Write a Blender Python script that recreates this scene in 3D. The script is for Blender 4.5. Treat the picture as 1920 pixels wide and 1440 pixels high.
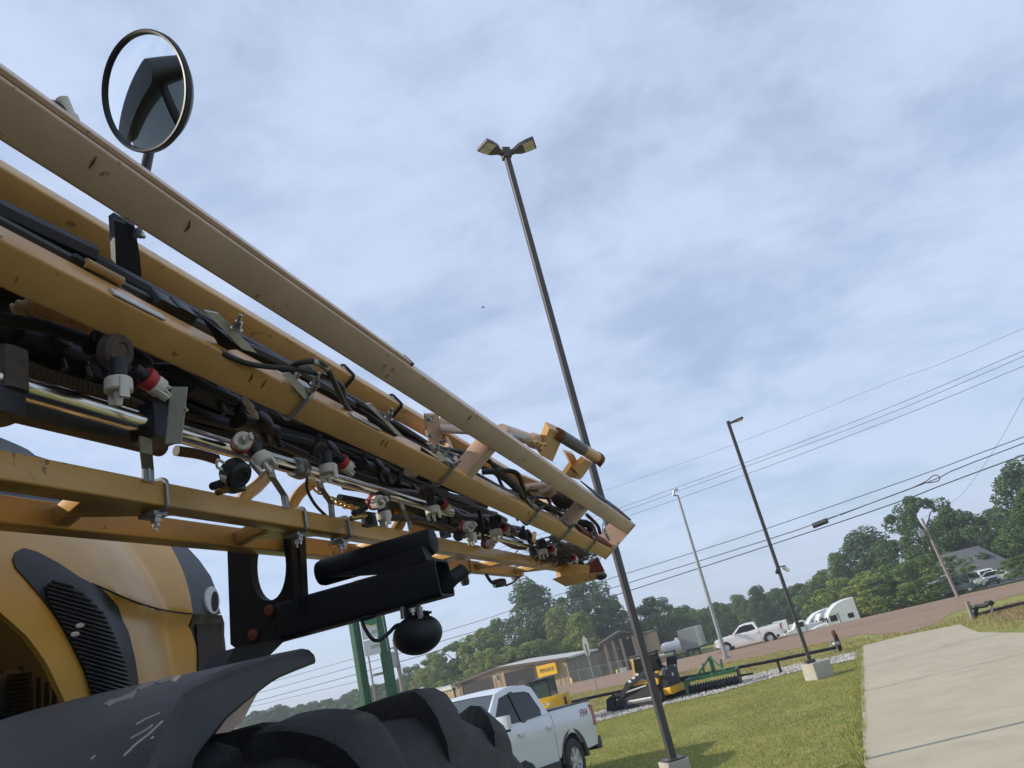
import bpy, math, random
from mathutils import Vector as V, Matrix as M, noise
from mathutils.geometry import delaunay_2d_cdt
random.seed(11)
PI = math.pi
for o in list(bpy.data.objects): bpy.data.objects.remove(o)
S = bpy.context.scene
COL = S.collection
# ------------------------------------------------------------------ camera
CZ = 2.2
FPX = 1440.0
_p, _r = math.radians(19.0), math.radians(-14.0)
FW = V((0, math.cos(_p), math.sin(_p)))
_R0 = V((1, 0, 0)); _U0 = _R0.cross(FW)
CR = _R0*math.cos(_r) + _U0*math.sin(_r)
CU = -_R0*math.sin(_r) + _U0*math.cos(_r)
CAM = V((0, 0, CZ))
cd = bpy.data.cameras.new('camera'); cam = bpy.data.objects.new('camera', cd); COL.objects.link(cam)
cam.matrix_world = M(((CR.x, CU.x, -FW.x, 0), (CR.y, CU.y, -FW.y, 0), (CR.z, CU.z, -FW.z, CZ), (0, 0, 0, 1)))
cd.sensor_width = 36; cd.lens = FPX/1920*36; cd.clip_start = 0.05; cd.clip_end = 5000
S.camera = cam
# ------------------------------------------------------------------ sky, sun, exposure
SUN_AZ, SUN_EL = math.radians(-86), math.radians(29)      # azimuth from +Y towards +X
SD = V((math.sin(SUN_AZ)*math.cos(SUN_EL), math.cos(SUN_AZ)*math.cos(SUN_EL), math.sin(SUN_EL)))
W = bpy.data.worlds.new('World'); S.world = W; W.use_nodes = True
nt = W.node_tree; nt.nodes.clear()
def N(nt, t, **k):
    n = nt.nodes.new(t)
    for a, b in k.items():
        if a.startswith('_'): setattr(n, a[1:], b)
        else: n.inputs[a].default_value = b
    return n
def L(nt, a, b): nt.links.new(a, b)
out = N(nt, 'ShaderNodeOutputWorld'); bg = N(nt, 'ShaderNodeBackground')
sky = N(nt, 'ShaderNodeTexSky', _sky_type='NISHITA', _sun_disc=False, _sun_elevation=SUN_EL, _sun_rotation=SUN_AZ, _altitude=50, _air_density=1.0, _dust_density=.5, _ozone_density=3.0)
tc = N(nt, 'ShaderNodeTexCoord'); sep = N(nt, 'ShaderNodeSeparateXYZ'); L(nt, tc.outputs['Generated'], sep.inputs[0])
zz = N(nt, 'ShaderNodeMath', _operation='MAXIMUM'); L(nt, sep.outputs['Z'], zz.inputs[0]); zz.inputs[1].default_value = 0.0
za = N(nt, 'ShaderNodeMath', _operation='ADD'); L(nt, zz.outputs[0], za.inputs[0]); za.inputs[1].default_value = 0.22
dx = N(nt, 'ShaderNodeMath', _operation='DIVIDE'); L(nt, sep.outputs['X'], dx.inputs[0]); L(nt, za.outputs[0], dx.inputs[1])
dy = N(nt, 'ShaderNodeMath', _operation='DIVIDE'); L(nt, sep.outputs['Y'], dy.inputs[0]); L(nt, za.outputs[0], dy.inputs[1])
cb = N(nt, 'ShaderNodeCombineXYZ'); L(nt, dx.outputs[0], cb.inputs[0]); L(nt, dy.outputs[0], cb.inputs[1])
mp = N(nt, 'ShaderNodeMapping'); mp.inputs['Scale'].default_value = (1.0, 1.15, 1); mp.inputs['Rotation'].default_value = (0, 0, 0.5); mp.inputs['Location'].default_value = (0.4, 1.3, 0)
L(nt, cb.outputs[0], mp.inputs[0])
n1 = N(nt, 'ShaderNodeTexNoise', Scale=1.7, Detail=12.0, Roughness=0.60, Distortion=0.25); L(nt, mp.outputs[0], n1.inputs['Vector'])
n2 = N(nt, 'ShaderNodeTexNoise', Scale=4.6, Detail=9.0, Roughness=0.62, Distortion=0.35); L(nt, mp.outputs[0], n2.inputs['Vector'])
mx = N(nt, 'ShaderNodeMath', _operation='MULTIPLY_ADD'); L(nt, n2.outputs[0], mx.inputs[0]); mx.inputs[1].default_value = 0.42; L(nt, n1.outputs[0], mx.inputs[2])
cr = N(nt, 'ShaderNodeMapRange', _interpolation_type='SMOOTHSTEP'); L(nt, mx.outputs[0], cr.inputs[0])
cr.inputs['From Min'].default_value = 0.47; cr.inputs['From Max'].default_value = 0.86; cr.inputs['To Min'].default_value = 0.54; cr.inputs['To Max'].default_value = 0.92
mixc = N(nt, 'ShaderNodeMix', _data_type='RGBA'); L(nt, cr.outputs[0], mixc.inputs['Factor'])
tint = N(nt, 'ShaderNodeVectorMath', _operation='MULTIPLY'); L(nt, sky.outputs[0], tint.inputs[0]); tint.inputs[1].default_value = (.92, 1.08, 1.22); L(nt, tint.outputs[0], mixc.inputs['A']); mixc.inputs['B'].default_value = (6.1, 7.2, 9.35, 1)
L(nt, mixc.outputs['Result'], bg.inputs['Color']); bg.inputs['Strength'].default_value = 0.105
L(nt, bg.outputs[0], out.inputs[0])
sl = bpy.data.lights.new('sun', 'SUN'); sl.energy = 4.6; sl.angle = math.radians(0.6); sl.color = (1, .91, .76)
so = bpy.data.objects.new('sun', sl); COL.objects.link(so)
so.rotation_euler = SD.to_track_quat('Z', 'Y').to_euler()
S.view_settings.view_transform = 'Standard'; S.view_settings.look = 'None'; S.view_settings.gamma = 1
S.view_settings.use_curve_mapping = False; S.view_settings.exposure = 0.0
S.render.engine = 'CYCLES'
# ------------------------------------------------------------------ measuring helpers
def ray(px, py): return FW + CR*((px-960)/FPX) + CU*((720-py)/FPX)
def at(px, py, y):                                        # point on a pixel's ray at distance y ahead
    q = ray(px, py); return CAM + q*(y/q.y)
def G(px, py):                                            # point on the sloping lot
    q = ray(px, py); t = -CZ/(q.z+.02*q.y); return CAM+q*t
def ss(a, b, x):
    t = max(0, min(1, (x-a)/(b-a))); return t*t*(3-2*t)
RD = V((.7735, -.6338, 0)); RN = V((.6338, .7735, 0)); RF = V((17.6, 68.8, 0))    # road direction, its far side
def gz(x, y):
    z = -.02*y
    if y < 17: z += (.05*min(17-y, 5.0))*ss(-.2, -1.4, x)*ss(-30, -2, y)
    t = (V((x, y, 0))-RF).dot(RN)
    if t > 0:
        k = ss(26, 18, x-.1*y+2)
        z -= .095*min(t, 26)*k+.09*min(max(0, t-2.0), 24)*(1-k)
        z = max(z, -4.6)
    return z
# ------------------------------------------------------------------ materials
MATS = {}
def mat(name, col, rough=.5, metal=0, var=.12, scale=6, bump=0, bscale=40, spec=.5, dirt=None, dscale=3, damt=.5, coat=0, trans=0, ior=1.45, alpha=1, streak=None, stretch=None, chips=0):
    m = bpy.data.materials.new(name); m.use_nodes = True; t = m.node_tree
    b = t.nodes['Principled BSDF']; MATS[name] = m
    b.inputs['Roughness'].default_value = rough; b.inputs['Metallic'].default_value = metal
    b.inputs['Specular IOR Level'].default_value = spec; b.inputs['Coat Weight'].default_value = coat; b.inputs['Coat Roughness'].default_value = .08
    b.inputs['Transmission Weight'].default_value = trans; b.inputs['IOR'].default_value = ior; b.inputs['Alpha'].default_value = alpha
    c = N(t, 'ShaderNodeTexCoord'); vec = c.outputs['Object']
    if stretch:
        mpp = N(t, 'ShaderNodeMapping'); mpp.inputs['Scale'].default_value = stretch; L(t, vec, mpp.inputs[0]); vec = mpp.outputs[0]
    nz = N(t, 'ShaderNodeTexNoise', Scale=scale, Detail=7.0, Roughness=.6); L(t, vec, nz.inputs['Vector'])
    r = N(t, 'ShaderNodeMapRange'); L(t, nz.outputs[0], r.inputs[0]); r.inputs['From Min'].default_value = .25; r.inputs['From Max'].default_value = .75
    r.inputs['To Min'].default_value = 1-var; r.inputs['To Max'].default_value = 1+var
    mu = N(t, 'ShaderNodeVectorMath', _operation='SCALE'); mu.inputs[0].default_value = col[:3]; L(t, r.outputs[0], mu.inputs['Scale'])
    cur = mu.outputs[0]
    if dirt:
        nd = N(t, 'ShaderNodeTexNoise', Scale=dscale, Detail=9.0, Roughness=.68); L(t, vec, nd.inputs['Vector'])
        rd = N(t, 'ShaderNodeMapRange', _interpolation_type='SMOOTHSTEP'); L(t, nd.outputs[0], rd.inputs[0])
        rd.inputs['From Min'].default_value = .48; rd.inputs['From Max'].default_value = .72; rd.inputs['To Max'].default_value = damt
        md = N(t, 'ShaderNodeMix', _data_type='RGBA'); L(t, rd.outputs[0], md.inputs['Factor']); L(t, cur, md.inputs['A']); md.inputs['B'].default_value = (*dirt, 1)
        cur = md.outputs['Result']
        rr = N(t, 'ShaderNodeMapRange'); L(t, rd.outputs[0], rr.inputs[0]); rr.inputs['To Min'].default_value = rough; rr.inputs['To Max'].default_value = min(1, rough+.35)
        L(t, rr.outputs[0], b.inputs['Roughness'])
    if chips:
        nc = N(t, 'ShaderNodeTexNoise', Scale=38.0, Detail=4.0, Roughness=.55); L(t, vec, nc.inputs['Vector']); nk = N(t, 'ShaderNodeTexNoise', Scale=5.0, Detail=3.0); L(t, vec, nk.inputs['Vector'])
        sm = N(t, 'ShaderNodeMath', _operation='MULTIPLY_ADD'); L(t, nk.outputs[0], sm.inputs[0]); sm.inputs[1].default_value = .55; L(t, nc.outputs[0], sm.inputs[2])
        rc_ = N(t, 'ShaderNodeMapRange', _interpolation_type='SMOOTHSTEP'); L(t, sm.outputs[0], rc_.inputs[0]); rc_.inputs['From Min'].default_value = .955; rc_.inputs['From Max'].default_value = 1.0; rc_.inputs['To Max'].default_value = chips
        mc = N(t, 'ShaderNodeMix', _data_type='RGBA'); L(t, rc_.outputs[0], mc.inputs['Factor']); L(t, cur, mc.inputs['A']); mc.inputs['B'].default_value = (.10, .055, .03, 1); cur = mc.outputs['Result']
    L(t, cur, b.inputs['Base Color'])
    if bump:
        nb = N(t, 'ShaderNodeTexNoise', Scale=bscale, Detail=8.0, Roughness=.65); L(t, vec, nb.inputs['Vector'])
        bp = N(t, 'ShaderNodeBump', Strength=bump, Distance=.02); L(t, nb.outputs[0], bp.inputs['Height']); L(t, bp.outputs[0], b.inputs['Normal'])
    return m
YEL = mat('yellow machine paint', (.56, .315, .088), .36, dirt=(.40, .31, .20), dscale=2.2, damt=.6, coat=.12, bump=.04, chips=.7)
TAN = mat('dusty glare boom paint', (.60, .425, .315), .38, dirt=(.52, .415, .34), dscale=1.8, damt=.75, bump=.06, bscale=60, chips=.6)  # base greyed to imitate sky glare; the dirt term is dust
OCH = mat('ochre boom paint', (.58, .335, .12), .38, dirt=(.48, .34, .21), dscale=1.8, damt=.6, bump=.05, bscale=60, chips=.6)
HOOD = mat('hood yellow paint', (.62, .345, .06), .36, dirt=(.46, .30, .10), dscale=1.3, damt=.4, coat=.08)
RUST = mat('rust', (.17, .06, .025), .85, var=.4, scale=30, bump=.3)
BLK = mat('black rubber hose', (.015, .017, .021), .5, var=.3, dirt=(.04, .04, .042), dscale=9, damt=.25)
BPL = mat('black plastic', (.016, .018, .022), .5, var=.2, dirt=(.045, .043, .042), dscale=9, damt=.25)
BFR = mat('black frame paint', (.011, .013, .018), .6, var=.2, dirt=(.035, .03, .028), dscale=8, damt=.35, bump=.1, spec=.35)
DRT = mat('dirty brown fitting', (.085, .065, .055), .8, var=.35, scale=25, bump=.3)
STL = mat('stainless steel', (.62, .60, .56), .16, 1, var=.08, scale=20, dirt=(.30, .27, .22), dscale=12, damt=.3)
ZPL = mat('zinc plate', (.50, .50, .50), .42, .35, var=.15, scale=12, dirt=(.33, .30, .27), dscale=7, damt=.5)
GAL = mat('galvanised steel', (.36, .37, .38), .45, .85, var=.2, scale=15, dirt=(.25, .23, .2), dscale=6, damt=.4)
ZNC = mat('zinc bolt', (.42, .41, .38), .35, .9, var=.2)
WPL = mat('white nozzle plastic', (.60, .57, .50), .5, var=.1, dirt=(.33, .27, .19), dscale=14, damt=.55)
RPL = mat('red nozzle plastic', (.42, .035, .045), .45, var=.15, dirt=(.22, .09, .07), dscale=14, damt=.5)
REDP = mat('dark red paint', (.13, .022, .02), .55, var=.2, dirt=(.16, .10, .07), dscale=8, damt=.5)
BRS = mat('brass', (.62, .42, .16), .3, 1, var=.15)
CTAN = mat('tan corrugated conduit', (.44, .30, .16), .6, var=.2, dirt=(.15, .1, .06), dscale=14)
CBRN = mat('brown corrugated conduit', (.085, .055, .04), .65, var=.25)
RUB = mat('tyre rubber', (.020, .020, .022), .62, var=.35, scale=7, bump=.6, bscale=30, dirt=(.048, .045, .04), dscale=6, damt=.6)
FEN = mat('fender plastic', (.026, .028, .032), .5, var=.25, dirt=(.10, .105, .115), dscale=2.4, damt=.45, bump=.15, bscale=45)
GRY = mat('dark grey cowl', (.05, .055, .065), .4, var=.1, dirt=(.09, .085, .08), dscale=5, damt=.3)
PEEL = mat('peeling film', (.30, .27, .245), .8, var=.15)
GRN = mat('green machine paint', (.016, .10, .034), .42, var=.15, dirt=(.10, .12, .07), dscale=5, damt=.35)
SGRN = mat('sign post green', (.012, .075, .038), .45, var=.12, dirt=(.03, .10, .06), dscale=1.5, damt=.4)
POLE = mat('bronze pole paint', (.060, .055, .050), .38, var=.1, stretch=(6, 6, .6), dirt=(.10, .095, .085), dscale=3, damt=.35)
CONC = mat('pale concrete', (.42, .39, .33), .85, var=.16, scale=3, bump=.25, dirt=(.27, .245, .2), dscale=1.2, damt=.5)
WOODP = mat('weathered pole wood', (.26, .22, .19), .85, var=.25, stretch=(12, 12, .6), bump=.3)
WIRE = mat('black cable', (.03, .032, .036), .6)
WHT = mat('white paint', (.78, .78, .77), .28, var=.03, coat=.6, dirt=(.62, .60, .56), dscale=2, damt=.25)
FWHT = mat('pickup white paint', (.64, .66, .68), .22, var=.02, coat=.5, dirt=(.60, .60, .59), dscale=1.4, damt=.2)
GLS = mat('dark glass', (.010, .011, .014), .06, var=.1, spec=.38)
GLSG = mat('green tinted glass', (.05, .085, .08), .05, var=.1, spec=.9)
WSG = mat('windshield glass', (.05, .07, .068), .04, var=.1, spec=1.0)
TRIM = mat('grey trim plastic', (.05, .05, .05), .6, var=.15)
WSIL = mat('silver wheel paint', (.52, .52, .53), .35, .45, var=.06)
CHR = mat('chrome', (.7, .7, .72), .1, 1, var=.04)
LAMP = mat('red tail lamp', (.30, .012, .012), .2, var=.1, coat=.5)
CLR = mat('clear lens', (.55, .56, .56), .15, var=.1, coat=.5)
LED = mat('pale lamp lens', (.55, .50, .43), .4, var=.1)
SILV = mat('mirror glass', (.93, .95, .96), .012, 1, var=0)
WALLT = mat('tan steel siding', (.36, .26, .165), .55, var=.08, scale=2, dirt=(.28, .21, .15), dscale=1.4, damt=.4)
WALLG = mat('brown grey and shaded siding', (.20, .165, .135), .6, var=.1, scale=2)  # darker tone also paints shade onto the shop's side walls
ROOFB = mat('brown roof trim', (.09, .06, .05), .55, var=.15)
ROOFW = mat('white roof sheet', (.50, .49, .46), .45, var=.06)
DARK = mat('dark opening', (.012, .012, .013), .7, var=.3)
SHNG = mat('grey shingles', (.15, .155, .17), .85, var=.25, scale=8, bump=.3)
SIGNY = mat('yellow sign face', (.80, .46, .02), .4, var=.04)
PYEL = mat('yellow bollard paint', (.75, .55, .05), .5, var=.1)
SIGNW = mat('sign white', (.62, .63, .65), .45, var=.05)
SIGNG = mat('sign green', (.03, .17, .09), .45, var=.05)
SIGNT = mat('sign faded lettering', (.36, .40, .38), .5)
BRK = mat('tan brick', (.34, .25, .18), .8, var=.2, scale=5)
BARK = mat('bark', (.10, .08, .06), .9, var=.3, scale=4, bump=.5)
def leafmat(name, col, var=.45):
    m = mat(name, col, .6, var=.12, spec=.25); t = m.node_tree; b = t.nodes['Principled BSDF']
    gi = N(t, 'ShaderNodeNewGeometry'); r = N(t, 'ShaderNodeMapRange'); L(t, gi.outputs['Random Per Island'], r.inputs[0])
    r.inputs['To Min'].default_value = 1-var; r.inputs['To Max'].default_value = 1+var
    c = N(t, 'ShaderNodeTexCoord'); nz = N(t, 'ShaderNodeTexNoise', Scale=.35, Detail=3.0); L(t, c.outputs['Object'], nz.inputs['Vector'])
    mi = N(t, 'ShaderNodeMix', _data_type='RGBA'); L(t, nz.outputs[0], mi.inputs['Factor'])
    mi.inputs['A'].default_value = (col[0]*.72, col[1]*.8, col[2]*1.1, 1); mi.inputs['B'].default_value = (col[0]*1.35, col[1]*1.2, col[2]*.85, 1)
    mu = N(t, 'ShaderNodeVectorMath', _operation='SCALE'); L(t, mi.outputs['Result'], mu.inputs[0]); L(t, r.outputs[0], mu.inputs['Scale'])
    L(t, mu.outputs[0], b.inputs['Base Color'])
    tr = N(t, 'ShaderNodeBsdfTranslucent'); L(t, mu.outputs[0], tr.inputs[0]); ms = N(t, 'ShaderNodeMixShader'); ms.inputs[0].default_value = .3
    o = t.nodes['Material Output']; L(t, b.outputs[0], ms.inputs[1]); L(t, tr.outputs[0], ms.inputs[2]); L(t, ms.outputs[0], o.inputs[0])
    return m
LEAFS = [leafmat('deep green leaves', (.085, .15, .045)), leafmat('mid green leaves', (.135, .215, .055)), leafmat('yellow green leaves', (.225, .285, .065)), leafmat('blue green leaves', (.08, .14, .06))]
# ------------------------------------------------------------------ mesh builder
class MB:
    def __init__(s): s.v = []; s.f = []
    def add(s, vs, fs):
        k = len(s.v); s.v += [V(p) for p in vs]; s.f += [tuple(i+k for i in f) for f in fs]; return s
    def prism(s, prof, p0, p1, a, b, prof1=None):           # profile in axes a,b swept p0 -> p1
        n = len(prof); p1f = prof1 or prof; a, b, p0, p1 = V(a), V(b), V(p0), V(p1)
        vs = [p0+a*x+b*y for x, y in prof]+[p1+a*x+b*y for x, y in p1f]
        fs = [(i, (i+1) % n, n+(i+1) % n, n+i) for i in range(n)]+[tuple(range(n))[::-1], tuple(range(n, 2*n))]
        return s.add(vs, fs)
    def beam(s, p0, p1, a, b, w, h, r=.008, k=3):           # rounded rectangular bar
        return s.prism(rr(w, h, r, k), p0, p1, a, b)
    def box(s, c, sz, ax=None, r=0):
        ax = ax or (V((1, 0, 0)), V((0, 1, 0)), V((0, 0, 1))); c = V(c); h = ax[2]*(sz[2]/2)
        return s.prism(rr(sz[0], sz[1], r, 2) if r else [(-sz[0]/2, -sz[1]/2), (sz[0]/2, -sz[1]/2), (sz[0]/2, sz[1]/2), (-sz[0]/2, sz[1]/2)], c-h, c+h, ax[0], ax[1])
    def tube(s, pts, r, k=8, cap=True):
        pts = [V(p) for p in pts]; m = len(pts); rs = r if isinstance(r, (list, tuple)) else [r]*m
        vs = []; t0 = (pts[1]-pts[0]).normalized(); a = t0.orthogonal().normalized()
        for i, p in enumerate(pts):
            t = (pts[min(i+1, m-1)]-pts[max(i-1, 0)])
            t = t.normalized() if t.length > 1e-9 else t0
            a = (a-t*a.dot(t)); a = a.normalized() if a.length > 1e-6 else t.orthogonal().normalized(); b = t.cross(a)
            for j in range(k):
                g = 2*PI*j/k; vs.append(p+(a*math.cos(g)+b*math.sin(g))*rs[i])
        fs = [(i*k+j, i*k+(j+1) % k, (i+1)*k+(j+1) % k, (i+1)*k+j) for i in range(m-1) for j in range(k)]
        if cap: fs += [tuple(range(k))[::-1], tuple(range((m-1)*k, m*k))]
        return s.add(vs, fs)
    def lathe(s, prof, c, axis, k=24, cap=True):            # prof: (distance along axis, radius)
        ax = V(axis).normalized(); return s.tube2([(V(c)+ax*d, r) for d, r in prof], ax, k, cap)
    def tube2(s, pr, ax, k, cap):
        a = ax.orthogonal().normalized(); b = ax.cross(a); vs = []
        for p, r in pr: vs += [p+(a*math.cos(2*PI*j/k)+b*math.sin(2*PI*j/k))*r for j in range(k)]
        m = len(pr); fs = [(i*k+j, i*k+(j+1) % k, (i+1)*k+(j+1) % k, (i+1)*k+j) for i in range(m-1) for j in range(k)]
        if cap: fs += [tuple(range(k))[::-1], tuple(range((m-1)*k, m*k))]
        return s.add(vs, fs)
    def poly(s, pts, th, nrm):                              # flat plate of a polygon, thickness th along nrm
        n = len(pts); nrm = V(nrm).normalized()*th; vs = [V(p) for p in pts]+[V(p)+nrm for p in pts]
        return s.add(vs, [tuple(range(n))[::-1], tuple(range(n, 2*n))]+[(i, (i+1) % n, n+(i+1) % n, n+i) for i in range(n)])
    def ell(s, c, ax, k=16, m=10):                          # ellipsoid, ax = three half-axis vectors
        vs = []; c = V(c)
        for i in range(m+1):
            t = PI*i/m
            for j in range(k):
                g = 2*PI*j/k; vs.append(c+ax[2]*math.cos(t)+(ax[0]*math.cos(g)+ax[1]*math.sin(g))*max(math.sin(t), .02))
        return s.add(vs, [(i*k+j, i*k+(j+1) % k, (i+1)*k+(j+1) % k, (i+1)*k+j) for i in range(m) for j in range(k)]+[tuple(range(k))[::-1], tuple(range(m*k, (m+1)*k))])
    def hexn(s, c, ax, r, h): return s.lathe([(0, r), (h, r)], c, ax, 6)
def rr(w, h, r, k=3):
    r = min(r, w/2.01, h/2.01); o = []
    for cx, cy, g0 in ((w/2-r, h/2-r, 0), (-w/2+r, h/2-r, PI/2), (-w/2+r, -h/2+r, PI), (w/2-r, -h/2+r, 1.5*PI)):
        for i in range(k+1):
            g = g0+PI/2*i/k; o.append((cx+r*math.cos(g), cy+r*math.sin(g)))
    return o
def mesh(name, mb, m, sharp=35, off=None):
    me = bpy.data.meshes.new(name); vs = [p-off for p in mb.v] if off else mb.v
    me.from_pydata([tuple(p) for p in vs], [], mb.f); me.validate(); me.update()
    if m: me.materials.append(m)
    if sharp:
        me.shade_smooth(); me.set_sharp_from_angle(angle=math.radians(sharp))
    return me
ORG = {}
def link(name, me, parent=None, mx=None):
    o = bpy.data.objects.new(name, me); COL.objects.link(o)
    if parent: o.parent = parent
    if mx: o.matrix_local = mx
    return o
def part(name, mb, m, parent, world=True, sharp=35, label=None):
    off = None
    if world:
        r = parent
        while r.parent: r = r.parent
        off = ORG.get(r.name, V((0, 0, 0)))
    o = link(name, mesh(name, mb, m, sharp, off), parent)
    if label: o['label'] = label
    return o
def tag(o, label, cat, group=None, kind=None):
    if label: o['label'] = label
    if cat: o['category'] = cat
    if group: o['group'] = group
    if kind: o['kind'] = kind
    return o
def thing(name, loc, label, cat, group=None, rz=0):
    o = bpy.data.objects.new(name, None); COL.objects.link(o); o.location = loc; o.rotation_euler = (0, 0, rz); o.empty_display_size = .2
    ORG[o.name] = V(loc); return tag(o, label, cat, group)
def solo(name, mb, m, label, cat, group=None, kind=None, sharp=35):
    if mb.v and kind is None:
        lo = V((sum(p.x for p in mb.v)/len(mb.v), sum(p.y for p in mb.v)/len(mb.v), min(p.z for p in mb.v)))
    else: lo = V((0, 0, 0))
    o = link(name, mesh(name, mb, m, sharp, lo)); o.location = lo; return tag(o, label, cat, group, kind)
def cdt(poly, holes=(), step=.1):                           # filled 2-D polygon with interior points
    pts = []; edges = []
    def loop(p):
        q = []
        for i in range(len(p)):
            a, b = V(p[i][:2]), V(p[(i+1) % len(p)][:2]); m = max(1, int((b-a).length/step))
            q += [a.lerp(b, j/m) for j in range(m)]
        k = len(pts); pts.extend(q); edges.extend([(k+i, k+(i+1) % len(q)) for i in range(len(q))]); return q
    def inside(x, y, p):
        c = False; j = len(p)-1
        for i in range(len(p)):
            if (p[i][1] > y) != (p[j][1] > y) and x < (p[j][0]-p[i][0])*(y-p[i][1])/(p[j][1]-p[i][1])+p[i][0]: c = not c
            j = i
        return c
    loop(poly)
    for h in holes: loop(h)
    xs = [p[0] for p in poly]; ys = [p[1] for p in poly]; x = min(xs)+step/2; r = 0
    bnd = list(pts)
    while x < max(xs):
        y = min(ys)+step/2*(1+r % 2)
        while y < max(ys):
            if inside(x, y, poly) and not any(inside(x, y, h) for h in holes): pts.append(V((x, y)))
            y += step
        x += step; r += 1
    vs, es, fs, *_ = delaunay_2d_cdt(pts, edges, [], 1 if not holes else 0, 1e-5)
    if holes or True:
        keep = []
        for f in fs:
            cx = sum(vs[i][0] for i in f)/len(f); cy = sum(vs[i][1] for i in f)/len(f)
            if inside(cx, cy, poly) and not any(inside(cx, cy, h) for h in holes): keep.append(tuple(f))
        fs = keep
    return vs, fs
def shell(poly, fn, step=.1, holes=(), th=0, tv=None):      # cdt polygon mapped to 3-D by fn(x, y), optionally thick along tv
    vs, fs = cdt(poly, holes, step); mb = MB(); P3 = [fn(p[0], p[1]) for p in vs]; n = len(P3)
    mb.add(P3, fs)
    if th:
        tv = V(tv).normalized()*th; mb.add([p+tv for p in P3], [f[::-1] for f in fs])
        cnt = {}
        for f in fs:
            for i in range(len(f)):
                e = (f[i], f[(i+1) % len(f)]); cnt[tuple(sorted(e))] = cnt.get(tuple(sorted(e)), [])+[e]
        mb.f += [(e[0][1], e[0][0], e[0][0]+n, e[0][1]+n) for e in cnt.values() if len(e) == 1]
    return mb
def text_mb(s, size, org, xa, ya, ext=.01, shear=0):
    c = bpy.data.curves.new('t', 'FONT'); c.body = s; c.size = size; c.extrude = 0; c.align_x = 'CENTER'; c.align_y = 'CENTER'; c.shear = shear; c.resolution_u = 3; c.offset = size*.012
    o = bpy.data.objects.new('t', c); COL.objects.link(o); dg = bpy.context.evaluated_depsgraph_get()
    me = bpy.data.meshes.new_from_object(o.evaluated_get(dg)); xa, ya, org = V(xa), V(ya), V(org)
    mb = MB().add([org+xa*v.co.x+ya*v.co.y for v in me.vertices], [tuple(p.vertices) for p in me.polygons])
    bpy.data.objects.remove(o); bpy.data.curves.remove(c); bpy.data.meshes.remove(me); return mb
# ================================================================== GROUND
def nodes_ground(m, cols, scales, rough=.95, bump=.5, bscale=60, cov=None):
    t = m.node_tree; b = t.nodes['Principled BSDF']; b.inputs['Roughness'].default_value = rough; b.inputs['Specular IOR Level'].default_value = .15
    c = N(t, 'ShaderNodeTexCoord'); cur = None
    for i, col in enumerate(cols):
        if cur is None: cur = N(t, 'ShaderNodeRGB'); cur.outputs[0].default_value = (*col, 1); cur = cur.outputs[0]; continue
        n = N(t, 'ShaderNodeTexNoise', Scale=scales[i-1], Detail=8.0, Roughness=.65); L(t, c.outputs['Object'], n.inputs['Vector'])
        r = N(t, 'ShaderNodeMapRange', _interpolation_type='SMOOTHSTEP'); L(t, n.outputs[0], r.inputs[0]); r.inputs['From Min'].default_value = .40; r.inputs['From Max'].default_value = .66
        mx = N(t, 'ShaderNodeMix', _data_type='RGBA'); L(t, r.outputs[0], mx.inputs['Factor']); L(t, cur, mx.inputs['A']); mx.inputs['B'].default_value = (*col, 1); cur = mx.outputs['Result']
    L(t, cur, b.inputs['Base Color'])
    nb = N(t, 'ShaderNodeTexNoise', Scale=bscale, Detail=6.0, Roughness=.7); L(t, c.outputs['Object'], nb.inputs['Vector'])
    bp = N(t, 'ShaderNodeBump', Strength=bump, Distance=.05); L(t, nb.outputs[0], bp.inputs['Height']); L(t, bp.outputs[0], b.inputs['Normal'])
def gm(name, *a, **k):
    m = bpy.data.materials.new(name); m.use_nodes = True; nodes_ground(m, *a, **k); return m
GRASS = gm('mown grass', [(.235, .26, .062), (.32, .30, .09), (.155, .21, .05), (.34, .30, .11)], [.22, .7, 2.6], bump=.8, bscale=35)
ROADM = gm('reddish asphalt', [(.27, .185, .125), (.31, .22, .155), (.235, .165, .115)], [.15, 2.0], bump=.25, bscale=90, rough=.85)
DRIVE = gm('driveway concrete', [(.415, .368, .272), (.455, .405, .305), (.38, .335, .248)], [.35, 1.1], bump=.12, bscale=90, rough=.8)
GRAVM = gm('gravel', [(.27, .25, .22), (.40, .38, .34), (.14, .13, .115)], [14, 40], bump=1.0, bscale=30)
DITCH = gm('dry ditch grass', [(.19, .135, .07), (.13, .12, .04), (.25, .18, .10)], [.8, 3.5], bump=.9, bscale=30)
def axis_steps():
    o = []; x = -420
    while x < 420:
        o.append(x); d = abs(x); x += 1.5 if d < 45 else (4 if d < 120 else 25)
    return o+[420]
xs = axis_steps(); ys = []; y = -60
while y < 700: ys.append(y); y += 1.5 if -5 < y < 110 else (6 if y < 200 else 30)
mb = MB().add([V((x, y, gz(x, y))) for y in ys for x in xs], [(j*len(xs)+i, j*len(xs)+i+1, (j+1)*len(xs)+i+1, (j+1)*len(xs)+i) for j in range(len(ys)-1) for i in range(len(xs)-1)])
gr = link('ground', mesh('ground', mb, GRASS, 0)); gr.data.shade_smooth(); gr['kind'] = 'structure'; gr['label'] = 'mown yellow green grass lot sloping down to the road'
def sheet(name, pts, m, off, step, lab):
    mb = shell([(p[0], p[1]) for p in pts], lambda x, y: V((x, y, gz(x, y)+off)), step)
    o = link(name, mesh(name, mb, m, 0)); o['kind'] = 'structure'; o['label'] = lab; return o
def gp(*l): return [G(*p) for p in l]
near = gp((1060, 1306), (1300, 1256), (1480, 1219), (1612, 1191))
far_ = gp((1920, 1090), (1770, 1124), (1660, 1149), (1480, 1190))
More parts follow.
